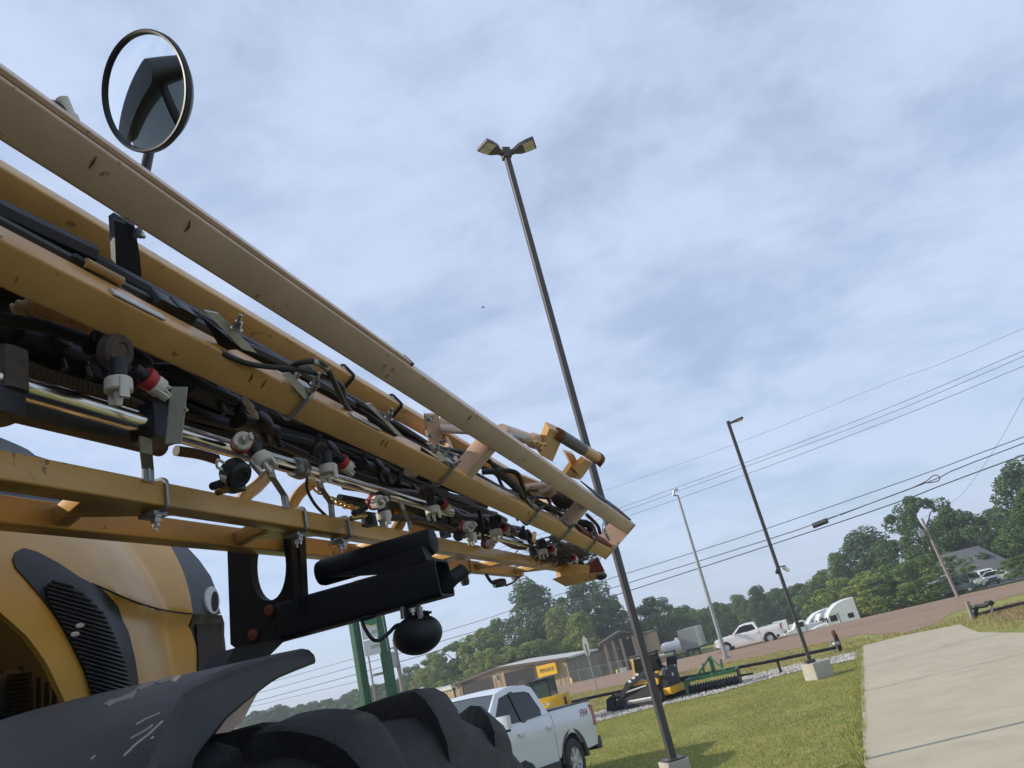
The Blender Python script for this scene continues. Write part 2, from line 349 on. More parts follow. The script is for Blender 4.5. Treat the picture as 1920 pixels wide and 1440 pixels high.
rp = [V((-42, 98, 0))]+near+gp((1700, 1188), (1760, 1168), (1780, 1152), (1806, 1144), (1850, 1131), (1920, 1113))+[V((52, 34, 0)), V((58, 40, 0))]+far_+[V((1.6, 80.5, 0)), V((-35, 110.5, 0))]
sheet('road', rp, ROADM, .012, 3, 'reddish brown asphalt road running across behind the lot')
dp = gp((1618, 1440), (1615, 1300), (1613, 1213), (1700, 1192), (1800, 1172), (1818, 1180), (1836, 1187), (1880, 1188), (1920, 1188))+[V((17, 18, 0)), V((17, 7, 0)), V((2.6, 7, 0))]
dp[0] = G(1622, 1440)
sheet('driveway', dp, DRIVE, .03, 1.2, 'pale tan concrete driveway leading to the road')
# control joints of the driveway
mb = MB()
for a, b in (((1618, 1300), (1920, 1228)), ((1616, 1248), (1860, 1190))):
    a, b = G(*a), G(*b); a.z = gz(a.x, a.y)+.0315; b.z = gz(b.x, b.y)+.0315; mb.beam(a, b, V((-.24, .97, 0)), V((0, 0, 1)), .009, .004, .001, 1)
j = link('driveway_joint', mesh('driveway_joint', mb, mat('joint filler', (.17, .155, .13), .9))); j['kind'] = 'structure'
LOTM = gm('bounce damping asphalt', [(.06, .06, .062), (.085, .08, .078), (.045, .045, .047)], [.4, 3.0], bump=.3, bscale=80, rough=.9)
sheet('low_bounce_lot', [V((-26, -30, 0)), V((2.4, -30, 0)), V((2.4, 11.2, 0)), V((-26, 11.2, 0))], LOTM, .02, 2, 'bounce damping asphalt lot added unseen under the sprayer')  # unseen dark sheet added to lessen light bounced up onto the sprayer
gpz = gp((700, 1470), (900, 1412), (1110, 1357), (1230, 1326), (1340, 1302), (1460, 1268), (1540, 1250), (1612, 1236), (1613, 1222), (1560, 1233), (1460, 1254), (1340, 1284), (1230, 1310), (1110, 1338), (900, 1390))
sheet('gravel_strip', gpz, GRAVM, .02, 1.2, 'pale gravel strip along the lawn edge where machines stand')
dg = gp((1835, 1152), (1870, 1165), (1920, 1162))+[V((22, 25, 0)), V((34, 34, 0))]+gp((1920, 1124), (1860, 1140))
sheet('ditch', dg, DITCH, .016, 1.5, 'dry brown grassy ditch beside the side road')
# stones and grass blades
rnd = random.Random(3)
def inpoly(x, y, p):
    c = False; j = len(p)-1
    for i in range(len(p)):
        if (p[i].y > y) != (p[j].y > y) and x < (p[j].x-p[i].x)*(y-p[i].y)/(p[j].y-p[i].y)+p[i].x: c = not c
        j = i
    return c
mb = MB(); k = 0
while k < 5200:
    x, y = rnd.uniform(-6, 12), rnd.uniform(26, 38)
    if not inpoly(x, y, gpz): continue
    k += 1; s = rnd.uniform(.025, .07); c = V((x, y, gz(x, y)+.02)); g = rnd.uniform(0, 6)
    pts = [c+V((math.cos(g+q*PI/2)*s*rnd.uniform(.6, 1.2), math.sin(g+q*PI/2)*s*rnd.uniform(.6, 1.2), 0)) for q in range(4)]+[c+V((0, 0, s*rnd.uniform(.5, .9)))]
    mb.add(pts, [(0, 1, 4), (1, 2, 4), (2, 3, 4), (3, 0, 4)])
STONE = mat('gravel stone', (.42, .40, .36), .9, var=.4, scale=3)
o = solo('gravel_stones', mb, STONE, 'loose pale gravel stones on the strip by the lawn', None, kind='stuff', sharp=0)
def blades(name, n, box, ok, h, w, m, seed, lab):
    r = random.Random(seed); vs = []; fs = []
    while len(fs) < n:
        x, y = r.uniform(box[0], box[1]), r.uniform(box[2], box[3])
        if not ok(x, y) or noise.noise(V((x*.6, y*.6, 3)))*.5+.5 < r.random()*.75: continue
        z = gz(x, y); g = r.uniform(0, PI); a = V((math.cos(g), math.sin(g), 0))*w*r.uniform(.6, 1.3); q = V((r.gauss(0, .4), r.gauss(0, .4), 1))*h*r.uniform(.5, 1.3)
        k = len(vs); vs += [V((x, y, z))-a, V((x, y, z))+a, V((x, y, z))+q]; fs.append((k, k+1, k+2))
    mb = MB(); mb.v = vs; mb.f = fs; return solo(name, mb, m, lab, None, kind='stuff', sharp=0)
BLADE = leafmat('grass blades', (.31, .32, .10), .35)
DRYB = leafmat('dry grass blades', (.33, .285, .12), .4)
blades('lawn_grass', 98000, (-1, 11, 10.8, 31), lambda x, y: not inpoly(x, y, gpz) and not inpoly(x, y, dp), .035, .008, BLADE, 5, 'short mown grass of the lawn')
blades('verge_grass', 26000, (-3, 13, 32, 56), lambda x, y: not inpoly(x, y, gpz) and not inpoly(x, y, dp) and not inpoly(x, y, rp), .09, .014, DRYB, 6, 'longer dry grass on the bank before the road')
blades('ditch_grass', 9000, (13, 24, 22, 37), lambda x, y: not inpoly(x, y, dp) and not inpoly(x, y, rp), .16, .014, DRYB, 7, 'tall dry grass in the ditch behind the rack')

ea, eb = G(1616, 1216), G(1621, 1440)
def edge_ok(x, y):
    t_ = (y-ea.y)/(eb.y-ea.y); e = ea.x+(eb.x-ea.x)*t_; return e-.22 < x < e+.05
blades('edge_weeds', 5200, (2.5, 11.3, 11.5, 34), edge_ok, .085, .010, BLADE, 9, 'ragged taller grass along the driveway edge')
# ================================================================== SPRAYER
DH = V((.2086, .978, 0)).normalized(); NH = V((-DH.y, DH.x, 0)); ZH = V((0, 0, 1))
DT = ray(1530, 1225).normalized(); NT = V((-DT.y, DT.x, 0)).normalized(); ZT = NT.cross(DT)*-1
if ZT.z < 0: ZT = -ZT
def BH(u, n, z): return CAM+DH*u+NH*n+ZH*z
def BT(u, n, z): return CAM+DT*u+NT*n+ZT*z
def pT(u, e, r): return BT(u, r*math.cos(math.radians(e)), r*math.sin(math.radians(e)))
def pH(u, e, r): return BH(u, r*math.cos(math.radians(e)), r*math.sin(math.radians(e)))
def onT(px, py, r): q = ray(px, py); return CAM+q*(r/math.hypot(q.dot(NT), q.dot(ZT)))
def onH(px, py, r): q = ray(px, py); return CAM+q*(r/math.hypot(q.dot(NH), q.dot(ZH)))
def onN(px, py, n): q = ray(px, py); return CAM+q*(n/q.dot(NH))
def onU(px, py, u): q = ray(px, py); return CAM+q*(u/q.dot(DH))
def loc(p): p = p-CAM; return p.dot(DH), p.dot(NH), p.z
def locT(p): p = p-CAM; return p.dot(DT), p.dot(NT), p.dot(ZT)
RL = BH(1.0, 2.6, 0); RL.z = 0
SP = thing('crop_sprayer', RL, 'yellow crop sprayer with folded spray boom, black front fender and round mirror', 'crop sprayer')
BOLT = {}
def bolt(p, ax, r=.012, h=.014, m=None, par=None):
    ax = V(ax).normalized(); key = (round(r, 4), round(h, 4), (m or ZNC).name)
    if key not in BOLT:
        b = MB().lathe([(0, r*1.5), (.003, r*1.5)], V((0, 0, 0)), V((0, 0, 1)), 12).hexn(V((0, 0, .003)), V((0, 0, 1)), r, h)
        b.lathe([(0, r*.5), (h*1.9, r*.5)], V((0, 0, .003)), V((0, 0, 1)), 8); BOLT[key] = mesh('bolt', b, m or ZNC, 30)
    mx = M.Translation(p-RL) @ ax.to_track_quat('Z', 'Y').to_matrix().to_4x4()
    return link('bolt', BOLT[key], par or SP, mx)
# --- boom truss (tilted square tubes)
AL = math.radians(32.7)
EV = NT*math.cos(AL)-ZT*math.sin(AL)                         # from the upper chord to the lower chord
FV = -NT*math.sin(AL)-ZT*math.cos(AL)                        # outward normal of the face towards the lens
UE = 6.2
cA = pT(0, 48.7, 1.60)-CAM-FV*.05; cC = pT(0, 39.55, 1.66)-CAM-FV*.0475; cB = pT(0, 44.45, 2.15)-CAM-FV*.04
def chord(c, w, u0, u1, name, m): return part(name, MB().beam(CAM+c+DT*u0, CAM+c+DT*u1, EV, FV, w, w, .0065, 3), m, SP)
A = chord(cA, .100, -1.6, UE, 'boom_chord', TAN); C = chord(cC, .095, -1.6, UE, 'boom_chord', OCH); B = chord(cB, .080, -1.6, UE-.4, 'boom_chord', OCH)
# flat bar along the outer side of the upper chord
part('flat_bar', MB().beam(CAM+cA-EV*.057+FV*.012+DT*-1.6, CAM+cA-EV*.057+FV*.012+DT*2.32, EV, FV, .012, .05, .002, 1), TAN, SP)
part('end_cap', MB().box(CAM+cA-EV*.057+FV*.012+DT*2.33, (.016, .055, .012), (EV, FV, DT)), RUST, SP)
gap0 = cA+EV*.05; gap1 = cC-EV*.0475
for u in (3.30, 5.0):
    part('strut', MB().beam(CAM+gap0+DT*u-FV*0.002, CAM+gap1+DT*u-FV*.002, DT, FV, .085, .088, .008, 2), TAN, SP)
for u in (-.2, 1.55, 3.3, 5.0):                               # struts to the rear chord
    part('strut', MB().beam(CAM+cA-FV*.05+DT*u, CAM+cB+DT*(u+.35), DT, EV, .05, .05, .006, 2), TAN, SP) if u > 2 else None
    part('strut', MB().beam(CAM+cC-FV*.05+DT*(u+.1), CAM+cB+FV*.03+DT*(u+.5), DT, EV, .05, .05, .006, 2), TAN, SP) if u > 2 else None
# end plate of the boom
ep = [cA-EV*.055+FV*.055, cC+EV*.052+FV*.052, cC+EV*.052-FV*.12, cA-EV*.055-FV*.12]
part('end_plate', MB().poly([CAM+p+DT*(UE+.004) for p in ep], .012, DT), TAN, SP)
part('side_plate', MB().poly([CAM+cA-EV*.056+FV*.0+DT*(UE-1.15), CAM+cA-EV*.056+FV*.0+DT*UE, CAM+cA-EV*.056-FV*.14+DT*UE, CAM+cA-EV*.056-FV*.14+DT*(UE-1.15)], .008, -EV), BFR, SP)
part('wear_pad', MB().beam(CAM+cC-EV*.062-FV*.02+DT*5.3, CAM+cC-EV*.062-FV*.02+DT*(UE-.02), EV, FV, .02, .09, .003, 1), REDP, SP)
# weld scars and rust on the chord faces
for c, w, lst in ((cA, .1, (1.22, .95, 2.9)), (cC, .095, (1.72, 1.78, 2.5, 2.53, 4.2))):
    for i, u in enumerate(lst):
        mb = MB(); p = CAM+c+FV*(w/2+.001)+DT*u
        mb.tube([p+EV*(-.03+.015*k)+DT*(.004*math.sin(k*2+i)+.006*k) for k in range(3)], [.0012, .003, .001], 6); part('rust_mark', mb, RUST, SP)
# --- lower ladder frame
ED, RD_ = 24.1, 1.585
def tubeH(n0, z0, n1, z1, w, h, name, u0, u1, m=YEL): return part(name, MB().beam(BH(u0, n0, z0), BH(u1, n1, z1), NH, ZH, w, h, .0065, 3), m, SP)
nD, zD, hD = 1.475, .648, .071
nE, zE, hE = 1.775, .662, .078
tubeH(nD, zD, nD, zD, .070, hD, 'ladder_rail', -1.6, 7.0)
tubeH(nE, zE, nE, zE, .070, hE, 'ladder_rail', -1.6, 6.7)
for u in (-.4, .75, 1.62, 2.45, 3.4, 4.35, 5.3, 6.3):
    part('cross_member', MB().beam(BH(u, nD+.036, zD-.006), BH(u+.14, nE-.036, zE-.006), DH, ZH, .06, .05, .006, 2), YEL, SP)
    if u > .5:
        g = [BH(u+.03, nD+.036, zD-.03), BH(u+.34, nD+.036, zD-.03), BH(u+.05, nD+.16, zD-.03)]
        part('gusset', MB().poly(g, .006, ZH), YEL, SP)
# tip fold of the ladder
part('tip_arm', MB().poly([onU(1046, 1055, 6.9), onU(1106, 1060, 6.95), onU(1104, 1086, 6.95), onU(1052, 1081, 6.9)], .05, NH+DH*.6), YEL, SP)
tp = [onU(1100, 1068, 7.0), onU(1105, 1058, 7.0), onU(1121, 1044, 7.05), onU(1134, 1071, 7.05), onU(1110, 1084, 7.05), onU(1096, 1084, 7.0)]
part('boom_tip', MB().poly(tp, .10, NH+DH*.8), REDP, SP)
bt = [onU(1060, 1078, 6.85), onU(1136, 1072, 6.95), onU(1128, 1084, 6.95), onU(1086, 1092, 6.9)]
part('tip_plate', MB().poly(bt, .16, NH+DH*.5), YEL, SP)
part('tip_knob', MB().ell(onU(1128, 1081, 6.9), (NH*.05, DH*.05, ZH*.03)), BPL, SP)
# --- stainless spray pipe
PR, PE = 1.6, 30.5
def pipe(u0, u1, r, m, name, e=PE, R=PR): return part(name, MB().tube([pH(u0, e, R), pH(u1, e, R)], r, 24), m, SP)
pipe(-1.5, 1.73, .029, STL, 'spray_pipe'); pipe(1.78, 2.40, .028, STL, 'spray_pipe'); pipe(2.40, 4.05, .023, STL, 'spray_pipe'); pipe(4.6, 6.2, .02, STL, 'spray_pipe', 28, 1.62)
mb = MB().lathe([(-.03, .032), (-.025, .037), (-.01, .037), (-.008, .033), (.0, .033), (.002, .040), (.022, .040), (.024, .034), (.04, .034)], pH(2.46, PE, PR), DH, 28); part('pipe_coupling', mb, GAL, SP)
part('pipe_clamp', MB().lathe([(0, .045), (.05, .045)], pH(.80, PE, PR)-DH*.1, DH, 20), DRT, SP) 
part('lower_tube', MB().tube([onH(-40, 752, 1.68), onH(120, 792, 1.70), onH(300, 838, 1.74)], .030, 14), BPL, SP)
# manifold block on the pipe with a shiny strap
bx = pH(1.72, PE, PR); part('pipe_block', MB().box(bx, (.10, .085, .10), (DH, NH, ZH), .006), BPL, SP)
q = pH(1.775, PE, PR)
part('strap', MB().beam(onH(336, 726, 1.48), onH(325, 832, 1.48), DH*.8-NH*.6, NH*.8+DH*.6, .042, .007, .002, 1), ZPL, SP)
bolt(onH(338, 767, 1.49), -NH*.8-DH*.3-ZH*.4, .010, .016)
# --- hanger brackets and U-bolts on the ladder rail
def hanger(pxs, w, r0, n1):
    pts = [onH(*p, r0) if i < 2 else onN(*p, n1) for i, p in enumerate(pxs)]
    wv = DH*(w/2); mb = MB(); k = []
    dense = []
    for i in range(len(pts)-1):
        for t in range(4): dense.append(pts[i].lerp(pts[i+1], t/4))
    dense.append(pts[-1])
    vs = [];
    for p in dense: vs += [p-wv, p+wv, p+wv+NH*.006, p-wv+NH*.006]
    m = len(dense); fs = [(i*4+j, i*4+(j+1) % 4, i*4+4+(j+1) % 4, i*4+4+j) for i in range(m-1) for j in range(4)]+[(0, 1, 2, 3), (m*4-4, m*4-3, m*4-2, m*4-1)]
    o = part('hanger_bracket', MB().add(vs, fs), GAL, SP)
    part('slot', MB().box(pts[-1]*.4+pts[-2]*.6-NH*.002, (.009, .004, .035), (DH, NH, ZH), .003), CLR, o)
for pxs, w in (((((274, 820), (276, 850), (279, 880), (280, 903))), .042), (((505, 870), (512, 895), (535, 930), (538, 952)), .042), (((600, 902), (604, 915), (622, 945), (624, 968)), .04), (((752, 940), (757, 955), (768, 978), (770, 992)), .04)):
    hanger(pxs, w, 1.56, nD-.045)
def ubolt(u, n, z, w, h, r, m=GAL, par=None, a=NH, b=ZH, base=None, d=DH, plate=True):
    c = base if base is not None else BH(u, n, z); pr = rr(w+2*r+.004, h+2*r+.004, .018, 4)
    mb = MB().tube([c+a*x+b*y for x, y in pr]+[c+a*pr[0][0]+b*pr[0][1]], r, 8, False); o = part('u_bolt', mb, m, par or SP)
    if plate: part('clamp_plate', MB().box(c-b*(h/2+.016)+a*.01, (.055, w*.8, .012), (d, a, b), .002), GAL, o)
    return o
for px, py in ((313, 935), (573, 980), (655, 997), (799, 1008)):
    u = loc(onN(px, py, nD-.04))[0]; o = ubolt(u, nD, zD, .07, hD, .0065)
    bolt(BH(u+.02, nD+.02, zD-hD/2-.028), -ZH, .009, .014, None, o); bolt(BH(u-.02, nD-.02, zD-hD/2-.028), -ZH, .009, .014, None, o)
for px, py in ((882, 1062), (976, 1078)):
    u = loc(onN(px, py, nE-.04))[0]; ubolt(u, nE, zE, .07, hE, .0065)
# U-bolts with plates on the truss chords
def chord_ubolt(px, py, c, w, m=GAL):
    u = locT(onT(px, py, 1.66))[0]; return u, ubolt(0, 0, 0, w, w, .007, m, None, EV, FV, CAM+c+DT*u, DT, False)
for px, py in ((560, 760), (838, 885), (1000, 965), (1058, 1005), (1110, 1018)):
    u, o = chord_ubolt(px, py, cC, .095)
    pc = CAM+cC-EV*.062+DT*u
    part('clamp_plate', MB().box(pc+FV*.02-DT*.03, (.10, .012, .05), (DT, EV, FV), .003), GAL, o)
    bolt(pc-DT*.01+FV*.05, -EV*.8+FV*.2, .011, .02, None, o); bolt(pc-DT*.055+FV*.005, -EV, .011, .02, None, o)
for px, py in ((652, 715), (745, 765)):
    u = locT(onT(px, py, 2.15))[0]; ubolt(0, 0, 0, .08, .08, .007, BFR, None, EV, FV, CAM+cB+DT*u, DT, False)
# sloping silver guide plates on the lower chord
def guide(a, b, c_, d_, r=1.64):
    P4 = [onT(*a, r), onT(*b, r), onT(*c_, r), onT(*d_, r)]
    o = part('guide_plate', MB().poly(P4, .007, -FV), ZPL, SP); return o, (P4[0]+P4[1]+P4[2]+P4[3])/4
for q, bl in ((((384, 583), (410, 588), (482, 662), (455, 655)), (443, 618)), (((528, 702), (545, 700), (590, 745), (575, 752)), (590, 722)), (((686, 758), (696, 757), (760, 822), (748, 818)), (728, 785)), (((800, 832), (812, 832), (838, 862), (828, 866)), (815, 848))):
    o, _ = guide(*q); bolt(onT(*bl, 1.625), -EV*.7-FV*.1-DT*.3, .012, .022, None, o)
    part('guide_bracket', MB().poly([onT(q[0][0]-8, q[0][1]+8, 1.67), onT(q[3][0], q[3][1], 1.67), onT(q[3][0]-38, q[3][1]+2, 1.69)], .01, -FV), BFR, SP)
for u0, u1 in ((.35, .62), (.66, .92), (1.2, 1.36), (2.25, 2.45)):
    part('guide_strip', MB().beam(CAM+cC-EV*.052+FV*.03+DT*u0, CAM+cC-EV*.052+FV*.03+DT*u1, EV, FV, .006, .03, .002, 1), ZPL, SP)
# plate with two bolts on the rear chord, cross tube end
pp = [onT(797, 777, 2.05), onT(822, 777, 2.05), onT(828, 812, 2.05), onT(830, 838, 2.05), onT(808, 838, 2.05), onT(800, 812, 2.05)]
o = part('hinge_plate', MB().poly(pp, .012, -FV), TAN, SP)
for x, y in ((805, 785), (807, 816), (828, 829)): bolt(onT(x, y, 2.03), FV, .014, .012, RUSTB if 'RUSTB' in globals() else None, o)
part('cross_tube', MB().tube([onT(832, 790, 2.1), onT(905, 815, 2.2)], .03, 16), TAN, SP)
part('pipe_stub', MB().tube([onT(775, 888, 1.95), onT(766, 884, 1.85)], .022, 14), TAN, SP)
# --- black mirror bracket plate and mirror
mbk = [onT(212, 415, 1.95), onT(222, 408, 1.95), onT(253, 425, 1.95), onT(262, 478, 1.95), onT(266, 522, 1.95), onT(245, 515, 1.95), onT(217, 495, 1.95)]
bk = part('mirror_bracket', MB().poly(mbk, .03, -FV), BFR, SP)
part('bracket_lip', MB().poly([onT(214, 413, 1.93), onT(236, 420, 1.93), onT(238, 505, 1.93), onT(217, 492, 1.93)], .02, -FV), BFR, bk)
bolt(onT(257, 436, 1.93), DT, .012, .012, None, bk)
MC = onT(271, 172, 2.35)
vc = (CAM-MC).normalized(); vh = V((vc.x, vc.y, 0)).normalized()
def rotz(v, a): return V((v.x*math.cos(a)-v.y*math.sin(a), v.x*math.sin(a)+v.y*math.cos(a), v.z))
# circle whose image is the photographed ellipse: tilt about the long axis
LA = (CR*34+CU*226).normalized(); LA = (LA-vc*LA.dot(vc)).normalized(); SAx = LA.cross(vc).normalized()
MN = (vc*math.cos(math.radians(50))+SAx*(-math.sin(math.radians(50)))).normalized()
if MN.dot(NH) < (vc*math.cos(math.radians(50))+SAx*math.sin(math.radians(50))).dot(NH): MN = (vc*math.cos(math.radians(50))+SAx*math.sin(math.radians(50))).normalized()
MS = MN.cross(LA).normalized(); MR = 115/FPX*(MC-CAM).dot(FW)*.97
mir = part('mirror', MB().lathe([(-.075, .02), (-.07, MR*.55), (-.045, MR*.85), (-.012, MR), (.004, MR*1.0), (.008, MR*.98), (.006, MR*.94), (-.008, MR*.935)], MC, MN, 56), BPL, SP)
prof = []
vs = []; rings = 14; kk = 56
for i in range(rings+1):
    rad = MR*.94*max(i/rings, .01); h = .014*(1-(i/rings)**2)-.002
    for j in range(kk):
        g = 2*PI*j/kk; vs.append(MC+MN*h+(LA*math.cos(g)+MS*math.sin(g))*rad)
part('mirror_glass', MB().add(vs, [(i*kk+j, i*kk+(j+1) % kk, (i+1)*kk+(j+1) % kk, (i+1)*kk+j) for i in range(rings) for j in range(kk)]+[tuple(range(kk))]), SILV, mir, sharp=80)
st = [MC-MN*.05+LA*-.02, onT(283, 268, 2.42), onT(272, 322, 2.3), onT(240, 425, 2.03), onT(240, 480, 1.99)]
part('mirror_stem', MB().tube(st, .016, 12), BPL, mir)
# small white nozzle fitting clipped on top of the upper chord
fp = onT(128, 212, 1.66)
o = part('top_fitting', MB().lathe([(-.03, .014), (-.01, .016), (.0, .012), (.03, .013), (.034, .006)], fp, ZT*.8-DT*.5, 14), WPL, SP)
part('fitting_clip', MB().tube([onT(88, 190, 1.66), onT(105, 196, 1.66), onT(122, 215, 1.66), onT(145, 232, 1.66)], [.006, .008, .012, .004], 8), BPL, SP)
# --- hoses
def smooth(pts, k=6):
    o = []; n = len(pts)
    for i in range(n-1):
        p0, p1, p2, p3 = pts[max(i-1, 0)], pts[i], pts[i+1], pts[min(i+2, n-1)]
        for j in range(k):
            t = j/k; o.append(.5*((2*p1)+(p2-p0)*t+(2*p0-5*p1+4*p2-p3)*t*t+(3*p1-p0-3*p2+p3)*t*t*t))
    return o+[pts[-1]]
def hose(pts, r, m=BLK, name='hose', par=None, k=8): return part(name, MB().tube(smooth(pts), r, k), m, par or SP)
def corr(pts, r, m, pitch=.012, name='corrugated_hose'):
    sp = smooth(pts, 10); L_ = 0; o = []; rs = []
    tot = sum((sp[i+1]-sp[i]).length for i in range(len(sp)-1)); n = int(tot/pitch*4); i = 0; acc = 0
    for q in range(n+1):
        s = tot*q/n
        while i < len(sp)-2 and acc+(sp[i+1]-sp[i]).length < s: acc += (sp[i+1]-sp[i]).length; i += 1
        seg = (sp[i+1]-sp[i]).length or 1; o.append(sp[i].lerp(sp[i+1], (s-acc)/seg)); rs.append(r*(1 if q % 4 < 2 else .78))
    return part(name, MB().tube(o, rs, 14), m, SP)
rh = random.Random(21)
def run(e, r, rad, u0, u1, m=BLK, wob=.8, T=True, n=9):
    f = pT if T else pH; ph = rh.uniform(0, 6)
    return hose([f(u0+(u1-u0)*i/n, e+wob*math.sin(ph+i*1.3)+rh.uniform(-.25, .25), r+rh.uniform(-.015, .015)) for i in range(n+1)], rad, m)
# inside the truss, behind the lower chord
run(43.0, 1.86, .030, -1.4, 1.25, wob=.15); run(42.2, 1.80, .022, -1.4, 2.4, wob=.3); run(42.6, 1.90, .024, -1.4, 3.2, wob=.35); run(41.6, 1.84, .018, -1, 5.6, wob=.4)
run(42.4, 1.86, .016, 1.2, 5.8, wob=.6); run(43.0, 1.92, .014, 2.2, 5.8, wob=.8); run(44.0, 1.95, .012, 3.4, 5.9, wob=1.2); run(41.2, 1.78, .012, 2.6, 5.6, wob=.5); run(43.8, 1.9, .010, 3.6, 5.6, wob=1.5)
part('sleeve', MB().tube([onT(160, 492, 1.74), onT(228, 528, 1.74)], .012, 12), CTAN, SP)
hose([onT(136, 482, 1.76), onT(150, 490, 1.75), onT(200, 530, 1.74), onT(290, 585, 1.76)], .010)
for a, b in ((300, 575), (335, 590)): part('hose_clip', MB().box(onT(a, b-3, 1.78), (.07, .05, .06), (DT, EV, FV), .006), BPL, SP)
# the loop of thin hoses over the lower chord
hose([onT(400, 655, 1.66), onT(470, 683, 1.64), onT(560, 693, 1.63), onT(610, 706, 1.64), onT(640, 722, 1.68), onT(645, 745, 1.74)], .0085)
hose([onT(545, 690, 1.66), onT(562, 680, 1.63), onT(590, 678, 1.62), onT(612, 690, 1.62), onT(628, 720, 1.64), onT(645, 755, 1.68), onT(660, 775, 1.74)], .0095)
part('worn_sleeve', MB().tube(smooth([onT(585, 677, 1.62), onT(600, 682, 1.62), onT(613, 692, 1.62)]), .0105, 10), GAL, SP)
hose([onT(905, 885, 1.74), onT(930, 885, 1.7), onT(950, 895, 1.68), onT(972, 915, 1.7), onT(985, 945, 1.76)], .016)
hose([onT(930, 882, 1.78), onT(965, 885, 1.74), onT(978, 905, 1.74), onT(990, 950, 1.8)], .014)
hose([onT(990, 925, 1.72), onT(1015, 942, 1.7), onT(1035, 950, 1.72), onT(1060, 960, 1.78)], .010)
hose([onT(985, 935, 1.72), onT(1010, 955, 1.7), onT(1030, 975, 1.72)], .012, GAL)
# dark bundle under the lower chord, behind the pipe
for e, r, rad, u0, u1 in ((36.6, 1.84, .024, -1.4, 1.15), (35.2, 1.90, .046, -1.4, .62), (34.0, 1.88, .040, -1.4, .80), (33.0, 1.80, .030, -1.4, .70), (36.0, 1.96, .030, -1.4, 2.6), (34.6, 1.92, .028, .6, 3.4), (33.4, 1.86, .022, .7, 3.6), (32.4, 1.84, .018, .8, 3.8), (35.4, 1.9, .018, 1.2, 4.6), (36.4, 1.92, .016, 1.0, 5.4), (31.6, 1.9, .022, 1.2, 4.4), (33.8, 1.95, .02, 2.2, 5.6), (35.0, 1.92, .016, 2.8, 6.0), (32.6, 1.93, .03, 1.3, 2.9), (31.0, 1.86, .016, 3.4, 5.9), (33.0, 1.9, .02, 4.0, 6.0)):
    run(e, r, rad, u0, u1, wob=.45, T=False)
for k_ in range(12):
    run(27.2+.36*k_, rh.uniform(1.66, 1.86), rh.choice((.012, .018, .024)), rh.uniform(3.0, 4.2), rh.uniform(5.6, 6.6), wob=.7, T=False)
for k_ in range(13):
    run(31.6+.5*k_, 1.88+.08*rh.random(), rh.choice((.02, .028, .034)), rh.uniform(.3, 1.2), rh.uniform(4.2, 5.9), wob=.5, T=False)
corr([onH(-60, 575, 1.66), onH(0, 598, 1.66), onH(80, 612, 1.66), onH(165, 640, 1.68), onH(215, 668, 1.74)], .017, BLK, .009)
corr([onH(30, 585, 1.78), onH(60, 575, 1.76), onH(110, 597, 1.76), onH(172, 622, 1.78)], .023, CTAN, .016)
corr([onH(20, 680, 1.78), onH(80, 705, 1.76), onH(150, 728, 1.74), onH(205, 742, 1.76), onH(260, 765, 1.8)], .024, CBRN, .014)
corr([onH(280, 690, 1.62), onH(320, 692, 1.60), onH(380, 722, 1.62), onH(440, 752, 1.66)], .014, BLK, .009)
corr([onH(330, 845, 1.8), onH(375, 852, 1.78), onH(408, 862, 1.76)], .018, CBRN, .012)
def blob(px, py, r, a, b, c, m=BPL, name='valve_body'):
    p = onH(px, py, r)
    if name != 'valve_body': return part(name, MB().box(p, (a, b, c), (DH, NH, ZH), min(a, b)*.25), m, SP)
    o = part(name, MB().beam(p-DH*a*.35, p+DH*a*.35, NH, ZH, b*.72, c*.6, min(b, c)*.28, 4).lathe([(0, b*.36), (b*.5, b*.36), (b*.55, b*.25)], p, ZH*.4-NH, 14), m, SP)
    for k_ in (-.3, .1, .38): part('valve_port', MB().lathe([(0, .016), (.03, .016), (.032, .012), (.07, .012)], p+DH*a*k_, -ZH*(1 if k_ > 0 else -1)-NH*.3, 10), m, o)
    return o
def knob(p, ax, r, l, m, name, par=None):
    return part(name, MB().lathe([(0, r*.9), (l*.15, r), (l*.8, r), (l*.9, r*.86), (l, r*.8), (l, r*.5), (l*.9, r*.45)], p, ax, 20), m, par or SP)
for px, py, r, a, b, c in ((205, 655, 1.66, .15, .10, .10), (240, 690, 1.62, .16, .1, .08), (90, 650, 1.86, .3, .1, .10), (395, 740, 1.8, .35, .1, .10), (480, 800, 1.74, .3, .1, .09), (610, 850, 1.72, .22, .09, .08), (700, 880, 1.76, .35, .09, .09), (835, 960, 1.66, .16, .08, .09), (905, 985, 1.62, .22, .09, .10), (985, 1005, 1.6, .22, .09, .10), (1040, 1010, 1.62, .25, .08, .09), (960, 960, 1.78, .5, .06, .06), (770, 915, 1.8, .5, .05, .05)):
    blob(px, py, r, a, b, c)
blob(5, 700, 1.62, .07, .09, .10, DRT, 'pipe_fitting'); blob(-10, 745, 1.6, .10, .09, .10, BPL, 'pipe_fitting')
knob(onH(205, 660, 1.56), -NH-ZH*.3, .045, .04, DRT, 'diaphragm_cap'); knob(onH(595, 845, 1.60), -NH-ZH*.4, .032, .035, DRT, 'diaphragm_cap')
knob(onH(795, 925, 1.55), -NH-DH*.7-ZH*.3, .034, .05, DRT, 'diaphragm_cap'); knob(onH(925, 975, 1.52), -NH-DH*.9-ZH*.3, .034, .05, BPL, 'diaphragm_cap'); knob(onH(1012, 1017, 1.52), -NH-DH*.9-ZH*.3, .03, .05, BPL, 'diaphragm_cap')
